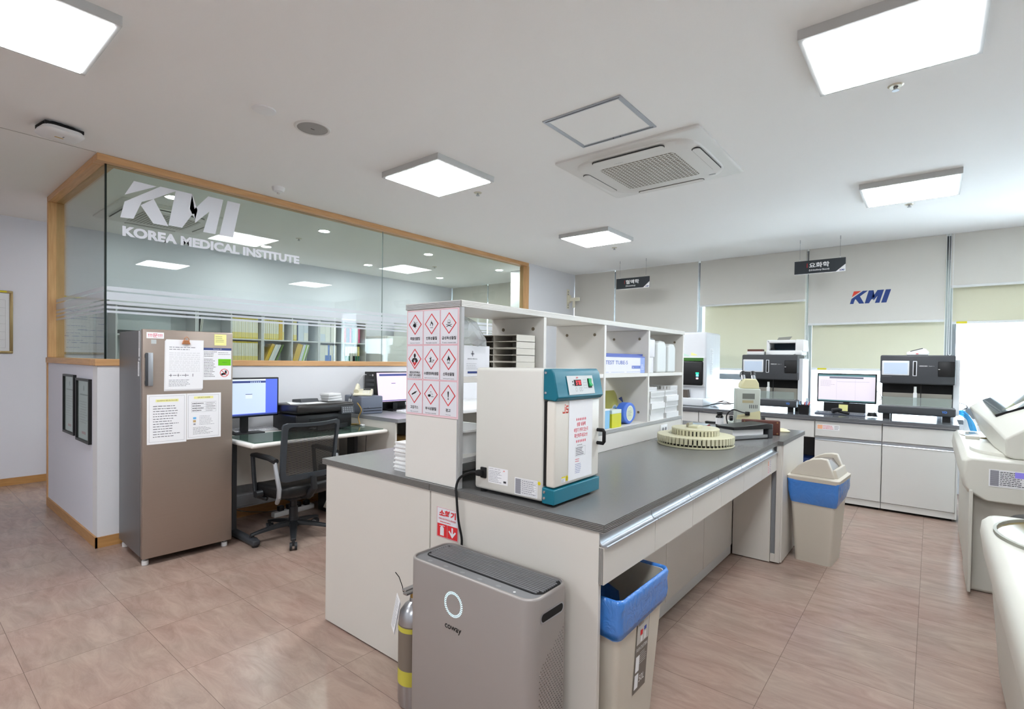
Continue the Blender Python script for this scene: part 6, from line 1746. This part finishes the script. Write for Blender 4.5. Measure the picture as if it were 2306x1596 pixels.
b.ring([stadium(.262, 1.2, 1.3, 3.26, .10, .05), stadium(.235, 1.2, 1.3, 3.30, .10, .40), stadium(.225, 1.2, 1.3, 3.31, .10, .56)], M_bei2)
b.ring([stadium(.29, 1.25, 1.28, 3.22, .08, .0), stadium(.29, 1.25, 1.28, 3.22, .08, .05)], M_dgrey)
b.build('base', a2)
b = MB()
b.ring([stadium(.232, .9, 1.4, 3.32, .10, .44), stadium(.205, .9, 1.4, 3.335, .10, .55), stadium(.190, .9, 1.4, 3.345, .10, .66), stadium(.195, .9, 1.4, 3.34, .09, .705), stadium(.215, .92, 1.38, 3.32, .08, .728), stadium(.245, .95, 1.35, 3.29, .06, .732)], M_bei)
b.build('top_shell', a2, smooth=50)
b = MB().lathe([(1.04, 0), (1.04, .012), (1.0, .014), (.99, .003)], (.50, 2.96, .7325), mat('window_rim', (150, 150, 138), .4), 40, sx=.275, sy=.33, cap=(0, 0))
b.build('window_rim', a2)
b = MB().lathe([(1.0, 0), (1.0, .003)], (.50, 2.96, .7325), M_smoke, 40, sx=.272, sy=.327)
for k in range(4): b.box(.34 + .03 * k, 2.70, .736, .36 + .03 * k, 2.80, .742, mat('rack_green_grey', (150, 158, 140), .4))
b.build('amber_window', a2)
MB().box(.345, 3.22, .733, .43, 3.28, .765, M_bei).build('latch', a2, bevel=.004)
MB().tube([(.30, 2.55, .03), (.30, 2.62, .03), (.30, 2.66, .06), (.30, 2.67, .12), (.30, 2.60, .15), (.31, 2.55, .15)], .014, M_chrome, 10).build('castor_bracket', a2)
stl = thing('stool', (.50, 3.83, 0), 'round black padded stool between the two beige analysers', 'stool')
MB().lathe([(.12, .555), (.165, .56), (.175, .58), (.172, .605), (.15, .622), (.08, .63), (.0, .63)], (0, 0, 0), M_leather, 36).build('seat', stl, smooth=60)
MB().cyl((0, 0, .08), .024, .48, M_chrome, seg=18).build('column', stl)
for k in range(5):
    a = 2 * PI * k / 5 + .3
    b = MB().tube([(.02 * math.cos(a), .02 * math.sin(a), .09), (.13 * math.cos(a), .13 * math.sin(a), .07), (.17 * math.cos(a), .17 * math.sin(a), .05)], [.02, .016, .014], M_black, 8)
    b.cyl((.165 * math.cos(a), .165 * math.sin(a), 0.002), .024, .045, M_black, seg=14)
    b.build('base_leg', stl)
cn = thing('water_canister', (.42, 6.42, 0), 'translucent white canister part filled with blue water beyond the counter end', 'canister')
M_cw = mat('canister_white', (222, 228, 234), .35)
MB().lathe([(.14, .0), (.17, .015), (.185, .05), (.185, .17)], (0, 0, 0), mat('canister_blue', (176, 200, 214), .3), 32, cap=(1, 0)).lathe([(.185, .17), (.185, .40), (.16, .45), (.06, .47)], (0, 0, 0), M_cw, 32, cap=(0, 1)).build('body', cn)
MB().cyl((0, 0, .47), .05, .03, M_sky, seg=24).build('cap', cn)
# ============================================================ CEILING FITTINGS
M_acw = mat('ac_white', (222, 220, 216), .42)
M_acd = mat('ac_grille_shadow', (150, 144, 132), .7)
ac = thing('ceiling_air_conditioner', (-1.672, 3.676, ZC), 'white four way cassette air conditioner in the ceiling', 'air conditioner')
HX, HY = .535, .492
b = MB()
def sq(r, z, k=1.0, n=5): return [(x, y, z) for x, y in rrect(-HX * k, -HY * k, HX * k, HY * k, r, n)]
b.ring([sq(.02, 0), sq(.02, -.012), sq(.03, -.018, .985)], M_acw, cap=(0, 1))
b.build('surround', ac)
def lobed(k, z, n=64):
    P = []
    for i in range(n):
        a = 2 * PI * i / n
        c, s = math.cos(a), math.sin(a)
        p = 5.0
        P.append((HX * k * math.copysign(abs(c) ** (2 / p), c), HY * k * math.copysign(abs(s) ** (2 / p), s), z))
    return P
b = MB()
b.ring([lobed(.86, -.018), lobed(.85, -.030), lobed(.78, -.040), lobed(.66, -.042)], M_acw, cap=(0, 1))
b.build('front_panel', ac, smooth=50)
for k, (cx_, cy_, L_, along) in enumerate(((0, -.385, .27, 'x'), (0, .385, .27, 'x'), (-.42, 0, .24, 'y'), (.42, 0, .24, 'y'))):
    lv = MB()
    P = rrect(-L_, -.030, L_, .030, .029, 6) if along == 'x' else rrect(-.030, -L_, .030, L_, .029, 6)
    Pi = rrect(-L_ + .004, -.026, L_ - .004, .026, .025, 6) if along == 'x' else rrect(-.026, -L_ + .004, .026, L_ - .004, .025, 6)
    lv.ring([[(cx_ + x, cy_ + y, -.0385) for x, y in P], [(cx_ + x, cy_ + y, -.0425) for x, y in P]], M_slot)
    lv.ring([[(cx_ + x + .001, cy_ + y + .001, -.040) for x, y in Pi], [(cx_ + x + .001, cy_ + y + .001, -.047) for x, y in Pi]], M_acw)
    lv.build('louvre', ac, smooth=0)
g = MB()
g.ring([[(x, y, -.0422) for x, y in rrect(-.285, -.262, .285, .262, .03, 4)], [(x, y, -.0432) for x, y in rrect(-.285, -.262, .285, .262, .03, 4)]], M_acd)
for i in range(19):
    x = -.285 + .57 * (i + .5) / 19
    g.box(x - .0035, -.262, -.0445, x + .0035, .262, -.043, M_acw)
for i in range(17):
    y = -.262 + .524 * (i + .5) / 17
    g.box(-.285, y - .005, -.0455, .285, y + .005, -.0445, M_acw)
g.build('intake_grille', ac, smooth=0)
e = MB()
D = Decal(e, (-.12, -.30, -.0424), (1, 0, 0), (0, -1, 0), .0003)
D.text('WHISEN', -.02, -.0, .010, M_grey, 1, w=.07)
D.rect(.45, -.62, .50, -.61, M_grey)
e.build('lettering', ac, smooth=0)
ac2 = dup(ac, loc=(-6.38, 1.95, ZC), label='cassette air conditioner in the glass room ceiling behind the letters KMI')
ht = thing('access_hatch', (-1.887, 2.587, ZC), 'square aluminium framed access hatch beside the ceiling air conditioner', 'hatch')
b = MB(); w_, h_ = .527, .483
for x0, y0, x1, y1 in ((0, 0, w_, .028), (0, h_ - .028, w_, h_), (0, .028, .028, h_ - .028), (w_ - .028, .028, w_, h_ - .028)): b.box(x0, y0, -.006, x1, y1, 0, M_alu)
b.box(.014, .014, -.0085, w_ - .014, .017, -.006, M_grey).box(.014, h_ - .017, -.0085, w_ - .014, h_ - .014, -.006, M_grey)
b.build('frame', ht, smooth=0)
MB().box(.028, .028, -.003, w_ - .028, h_ - .028, 0, M_ceil).build('panel', ht, smooth=0)
for x in (.24, .29): MB().cyl((x, h_ - .02, -.010), .004, .005, M_dgrey, seg=8).build('latch', ht)
t = thing('ceiling_cover', (-3.113, 1.466, ZC), 'plain white round cover plate in the ceiling, left of the speaker', 'cover plate')
MB().lathe([(0.0, -.012), (.05, -.012), (.064, -.007), (.066, 0)], (0, 0, 0), M_white, 36, cap=(0, 0)).build('disc', t)
t = thing('ceiling_speaker', (-3.108, 1.773, ZC), 'round grey mesh ceiling speaker', 'speaker')
MB().lathe([(.093, -.006), (.104, -.008), (.112, 0)], (0, 0, 0), M_acw, 40, cap=(0, 0)).build('rim', t)
MB().lathe([(0, -.008), (.06, -.0075), (.093, -.005)], (0, 0, 0), mat('speaker_grille', (158, 155, 151), .6), 40, cap=(0, 0)).box(-.002, -.012, -.0095, .002, .012, -.0082, M_black).build('grille', t)
t = thing('smoke_detector', (-4.424, 2.211, ZC), 'white smoke detector near the partition head rail', 'smoke detector')
MB().lathe([(.0, -.045), (.02, -.045), (.028, -.038), (.042, -.036), (.05, -.018), (.052, 0)], (0, 0, 0), M_white, 28, cap=(0, 0)).build('body', t)
MB().cyl((0, 0, -.058), .012, .013, M_acw, seg=12).build('sensor', t)
t = thing('wireless_access_point', (-4.406, .762, ZC), 'white rounded wireless access point with black fins at the left of the ceiling', 'access point', math.radians(8))
b = MB()
b.ring([[(x, y, -.032) for x, y in rrect(-.10, -.10, .10, .10, .05, 6)], [(x, y, -.055) for x, y in rrect(-.11, -.11, .11, .11, .055, 6)], [(x, y, -.066) for x, y in rrect(-.10, -.10, .10, .10, .05, 6)], [(x, y, -.070) for x, y in rrect(-.07, -.07, .07, .07, .04, 6)]], M_white)
b.build('housing', t, smooth=50)
b = MB().ring([[(x, y, -.003) for x, y in rrect(-.07, -.07, .07, .07, .03, 6)], [(x, y, -.032) for x, y in rrect(-.095, -.095, .095, .095, .045, 6)]], M_blackm)
for i in range(13):
    p = -.078 + .013 * i
    b.box(p - .002, -.100, -.034, p + .002, .100, -.012, M_black)
b.build('heat_fins', t, smooth=0)
e = MB()
D = Decal(e, (-.03, .02, -.0705), (1, 0, 0), (0, -1, 0), .0003)
D.rect(.015, -.0, .03, .045, mat('gold_logo', (196, 160, 70), .5)).lines(.045, .0, .075, .02, 1, M_ink)
e.build('marking', t, smooth=0)
spl = None
for k, (x, y, lb_) in enumerate(((-.178, 3.381, 'sprinkler beside the largest panel light at the top right'), (-3.129, 3.347, 'sprinkler by the panel light left of the air conditioner'), (-3.20, 6.00, 'sprinkler by the panel light near the hematology sign'),
                                 (-.189, 5.927, 'sprinkler by the panel light in front of the right blinds'), (-6.10, 3.31, 'sprinkler in the glass room near the second downlights'), (-6.15, 5.60, 'sprinkler in the glass room near the last downlights'))):
    if spl is None:
        spl = thing('sprinkler', (x, y, ZC), lb_, 'sprinkler', group='ceiling sprinklers')
        MB().lathe([(.012, -.006), (.028, -.006), (.036, 0)], (0, 0, 0), mat('pale_brass', (214, 208, 190), .3, .4), 24, cap=(0, 0)).build('escutcheon', spl)
        MB().cyl((0, 0, -.022), .008, .018, M_steel, seg=10).cyl((0, 0, -.026), .016, .003, M_steel, seg=14).build('head', spl)
    else: dup(spl, loc=(x, y, ZC), label=lb_)
MB().box(XP - .002, Y0, ZC - .0015, XP + .002, 1.02, ZC, mat('seam_shadow', (150, 147, 142), .8)).build('trim_8', smooth=0, **S)
# ============================================================ INSIDE THE GLASS ROOM
M_bk = mat('bookcase_laminate', (206, 206, 208), .5)
XB0, XB1 = -7.68, -7.35
def bookcase(y0, y1, label, mid=True):
    t = thing('bookcase', (XB0, y0, 0), label, 'bookcase')
    w_, d_ = y1 - y0, XB1 - XB0
    MB().box(0, 0, 2.0, d_ + .01, w_, 2.03, M_bk).build('top', t, smooth=0)
    for y in (0, w_ - .018): MB().box(0, y, 1.3, d_, y + .018, 2.0, M_bk).build('side', t, smooth=0)
    if mid: MB().box(0, w_ / 2 - .009, 1.35, d_, w_ / 2 + .009, 2.0, M_bk).build('divider', t, smooth=0)
    for z in (1.655, 1.33): MB().box(0, .018, z, d_ - .005, w_ - .018, z + .018, M_bk).build('shelf', t, smooth=0)
    MB().box(0, .018, 1.35, .006, w_ - .018, 2.0, M_bk).build('back', t, smooth=0)
    MB().box(0, 0, 0, d_, w_, 1.3, M_bk).build('lower_cupboard', t, bevel=.002)
bookcase(1.765, 2.618, 'wide open bookcase unit behind the fridge top', False)
bookcase(2.622, 3.462, 'bookcase unit of white and yellow journals')
bookcase(3.466, 4.330, 'bookcase unit with leaning amber folders')
bookcase(4.334, 5.185, 'bookcase unit of white and coloured binders at the right end')
MB().box(X0 + .001, 1.70, 2.03, XB1 + .03, 5.19, 2.085, mat('bookcase_cornice', (222, 222, 226), .5)).build
tag(MB().box(X0 + .002, 1.70, 2.031, XB1 + .03, 5.19, 2.07, mat('cornice_white', (222, 222, 226), .5)).build('long_top_board', smooth=0), 'long white board lying along the tops of the bookcases', 'board')
M_gold = mat('mustard_board', (206, 170, 40), .6)
def volume(y, z, w_, h_, spine, band, label, group, lean=0, d_=.21, top=None, cat='book', name='book'):
    b = MB()
    b.box(-d_, 0, 0, -.001, w_, h_, spine)
    if band is not None: b.box(-.0008, .001, h_ * .02, 0, w_ - .001, h_ * .42, band)
    if top is not None: b.box(-.0008, .001, h_ * .88, 0, w_ - .001, h_ * .99, top)
    o = b.build(name, loc=(XB1 - .02, y, z + (w_ * math.sin(lean) if lean > 0 else 0)), rot=(lean, 0, 0), smooth=0)
    return tag(o, label, cat, group)
M_js = mat('journal_white', (222, 222, 214), .6)
M_jy = mat('journal_pale_yellow', (228, 212, 130), .6)
M_jt = mat('journal_yellow', (214, 190, 40), .6)
Zu, Zl = 1.6735, 1.3485
def run(y, z, n, w_, h_, fn):
    for k in range(n): y = fn(y, k) if fn else y
    return y
def journals(y0, z, n, label, group, gap=.0245, h=.285):
    first = None
    for k in range(n):
        if first is None:
            b = MB().box(-.21, 0, 0, -.001, .0205, h, M_js).box(-.0008, .0, .0, 0, .0205, h * .30, M_jy).box(-.0009, 0, 0, .0004, .0205, h * .06, M_jt).box(-.0009, 0, h * .93, .0004, .0205, h, M_jt).box(-.21, .0206, 0, -.002, .0235, h, M_jt)
            first = b.build('journal', loc=(XB1 - .02, y0, z), smooth=0)
            tag(first, label, 'journal', group)
        else:
            o = first.copy(); COL.objects.link(o); o.location = (XB1 - .02 + .002 * (k % 2), y0 + gap * k, z)
journals(3.062, Zu, 14, 'white and yellow journal in the upper row nearest the fridge', 'upper row of white and yellow journals')
journals(3.062, Zl, 14, 'white and yellow journal in the lower row nearest the fridge', 'lower row of white and yellow journals')
journals(3.49, Zu, 8, 'white and yellow journal left of the mustard binder', 'journals left of the mustard binder', .027)
volume(3.708, Zu, .052, .285, M_gold, None, 'thick mustard binder after the second upper run of journals', None, cat='binder', name='binder')
volume(3.762, Zu, .02, .285, M_js, M_jy, 'single pale journal right of the mustard binder', None, name='journal')
journals(3.905, Zu, 3, 'white and yellow journal left of the navy volume', 'three journals left of the navy volume')
volume(3.980, Zu, .018, .29, mat('navy_cloth', (52, 66, 104), .6), None, 'thin navy volume in the upper row', None)
M_bw = mat('blue_white_binder', (204, 212, 226), .55)
volume(4.000, Zu, .088, .29, M_bw, None, 'wide pale blue binder in the upper row, left of the pair', None, cat='binder', name='binder')
volume(4.090, Zu, .070, .29, M_bw, M_js, 'wide pale blue binder in the upper row, right of the pair', None, cat='binder', name='binder')
for k, (y, w_) in enumerate(((4.36, .085), (4.447, .085), (4.545, .088))):
    volume(y, Zu, w_, .285, M_js, M_bw if k == 0 else None, ['left wide white binder in the upper row', 'middle wide white binder in the upper row', 'right wide white binder in the upper row'][k], None, cat='binder', name='binder')
cl_ = [('red', (196, 40, 66)), ('navy', (44, 56, 100)), ('dark blue', (50, 70, 120)), ('magenta', (186, 60, 120)), ('dark teal', (40, 90, 110)), ('light blue', (120, 170, 204)), ('pale blue', (160, 196, 216)), ('white', (220, 222, 226)), ('pink', (222, 90, 140))]
y = 4.785
for nme, c in cl_:
    volume(y, Zu, .030, .24, mat('cover_' + nme.replace(' ', '_'), c, .5), None, 'small ' + nme + ' book in the coloured upper row at the right end', None)
    y += .0325
def leaner(y, w_, h_, m, label, ang, band=None, cat='folder', name='folder'): return volume(y, Zl, w_, h_, m, band, label, None, lean=-ang, cat=cat, name=name)
# leaning folders (tops tilt to the right)
M_grn = mat('folder_green', (96, 130, 50), .6)
def lean_row(y0, items, ang):
    y = y0
    for w_, m, lb_, nm in items:
        b = MB().box(-.21, 0, 0, -.001, w_ * .92, .275, m)
        z_ = Zl + w_ * .92 * 0
        o = b.build(nm, loc=(XB1 - .02, y, Zl + .001), rot=(-ang, 0, 0), smooth=0)
        o.location.z = Zl + .0015 + w_ * .92 * math.sin(ang)
        tag(o, lb_, nm)
        y += w_ / math.cos(ang) + .001
lean_row(3.50, [(.048, M_gold, 'leaning mustard folder left in the middle bookcase', 'folder'), (.018, M_js, 'first leaning white folder after the left mustard one', 'folder'), (.018, M_js, 'second leaning white folder after the left mustard one', 'folder'),
                (.018, M_bw, 'third leaning pale folder after the left mustard one', 'folder'), (.018, M_js, 'fourth leaning white folder after the left mustard one', 'folder'), (.014, M_black, 'thin leaning black folder', 'folder'), (.022, M_grn, 'leaning green folder against the divider', 'folder')], .42)
lean_row(3.92, [(.085, M_gold, 'wide leaning mustard folder right in the middle bookcase', 'folder'), (.02, M_js, 'leaning white folder right of the wide mustard one', 'folder'), (.02, M_bw, 'leaning pale blue folder right of the wide mustard one', 'folder'),
                (.02, mat('folder_lime', (150, 190, 70), .6), 'leaning lime green folder in the middle bookcase', 'folder'), (.02, M_js, 'leaning white folder left of the last green one', 'folder'), (.016, M_grn, 'leaning thin green folder at the right', 'folder')], .30)
M_lb2 = mat('binder_blue', (70, 110, 190), .5)
y = 4.36
for w_, m, bd, lb_ in ((.085, M_js, None, 'wide white binder with dark writing in the lower row'), (.05, M_js, M_lb2, 'white binder with a blue foot in the lower row'), (.03, M_lb2, None, 'narrow blue binder in the lower row'), (.03, M_js, M_lb2, 'second white binder with a blue foot in the lower row'), (.03, M_js, None, 'thin white binder left in the lower row'), (.03, M_bw, None, 'thin pale binder in the middle of the lower row'), (.03, M_js, None, 'thin white binder right in the lower row')):
    volume(y, Zl, w_ - .003, .275, m, bd, lb_, None, cat='binder', name='binder'); y += w_
M_dg = mat('binder_green', (30, 110, 84), .5)
y = 4.80
for k, (w_, m, bd) in enumerate(((.045, M_js, M_dg), (.045, M_js, M_dg), (.045, M_js, None), (.045, M_js, M_black), (.04, M_js, M_dg), (.04, M_jy, M_dg))):
    volume(y, Zl + .001, w_ - .004, .265, m, bd, ['first', 'second', 'third', 'fourth', 'fifth', 'last'][k] + ' white and green binder from the left in the lower right bay', None, cat='binder', name='binder'); y += w_ + .003
# dark tray and magazines in the first two units
tag(MB().rbox(XB0 + .03, 1.80, Zl + .35 - .0235, XB1 - .04, 2.0, Zl + .37, M_black, .004, 2).build('file_box'), 'black file box at the left of the wide bookcase', 'box')
tag(MB().box(XB0 + .02, 1.82, Zu, XB0 + .03, 2.42, Zu + .26, M_wb).build('sheet_board', smooth=0), 'white sheet board standing in the wide bookcase', 'board')
for k in range(3):
    tag(MB().box(-.21, 0, 0, 0, .008, .27, M_js if k else M_black).build('magazine', loc=(XB1 - .03, 2.648 + .012 * k, Zu + .001), rot=(-.06 - .03 * k, 0, 0), smooth=0), ['black magazine leaning at the left of the second bookcase', 'first white magazine beside the leaning black one', 'second white magazine beside the leaning black one'][k], 'magazine')
# white appliances beyond the bookcases
for k, (x0, x1, y0, y1, h_, lb_) in enumerate(((-7.5, -6.9, 5.28, 5.86, 1.80, 'white fridge inside the glass room right of the bookcases'), (-7.6, -6.95, 5.95, 6.7, 2.12, 'taller white cabinet inside the glass room in the far corner'))):
    t = thing('white_refrigerator' if k == 0 else 'tall_cabinet', (x0, y0, 0), lb_, 'refrigerator' if k == 0 else 'cabinet')
    MB().box(0, 0, .03, x1 - x0 - .05, y1 - y0, h_, M_white).box(.03, .03, 0, x1 - x0 - .1, y1 - y0 - .03, .03, M_black).build('body', t, bevel=.006)
    MB().rbox(x1 - x0 - .045, 0, .05, x1 - x0, y1 - y0, h_ - .002, M_white, .008, 2).build('door', t)
    MB().box(x1 - x0, .03, h_ * .5, x1 - x0 + .02, .05, h_ * .5 + .25, M_grey).build('handle', t)
# work table with a monitor back inside the glass room
t = thing('white_table', (-5.95, 2.2, 0), 'white work table in the middle of the glass room', 'table')
MB().box(0, 0, .72, .7, 2.6, .75, M_white).build('top', t, bevel=.003)
for x, y in ((.03, .03), (.63, .03), (.03, 2.53), (.63, 2.53)): MB().box(x, y, 0, x + .04, y + .04, .72, M_grey).build('leg', t)
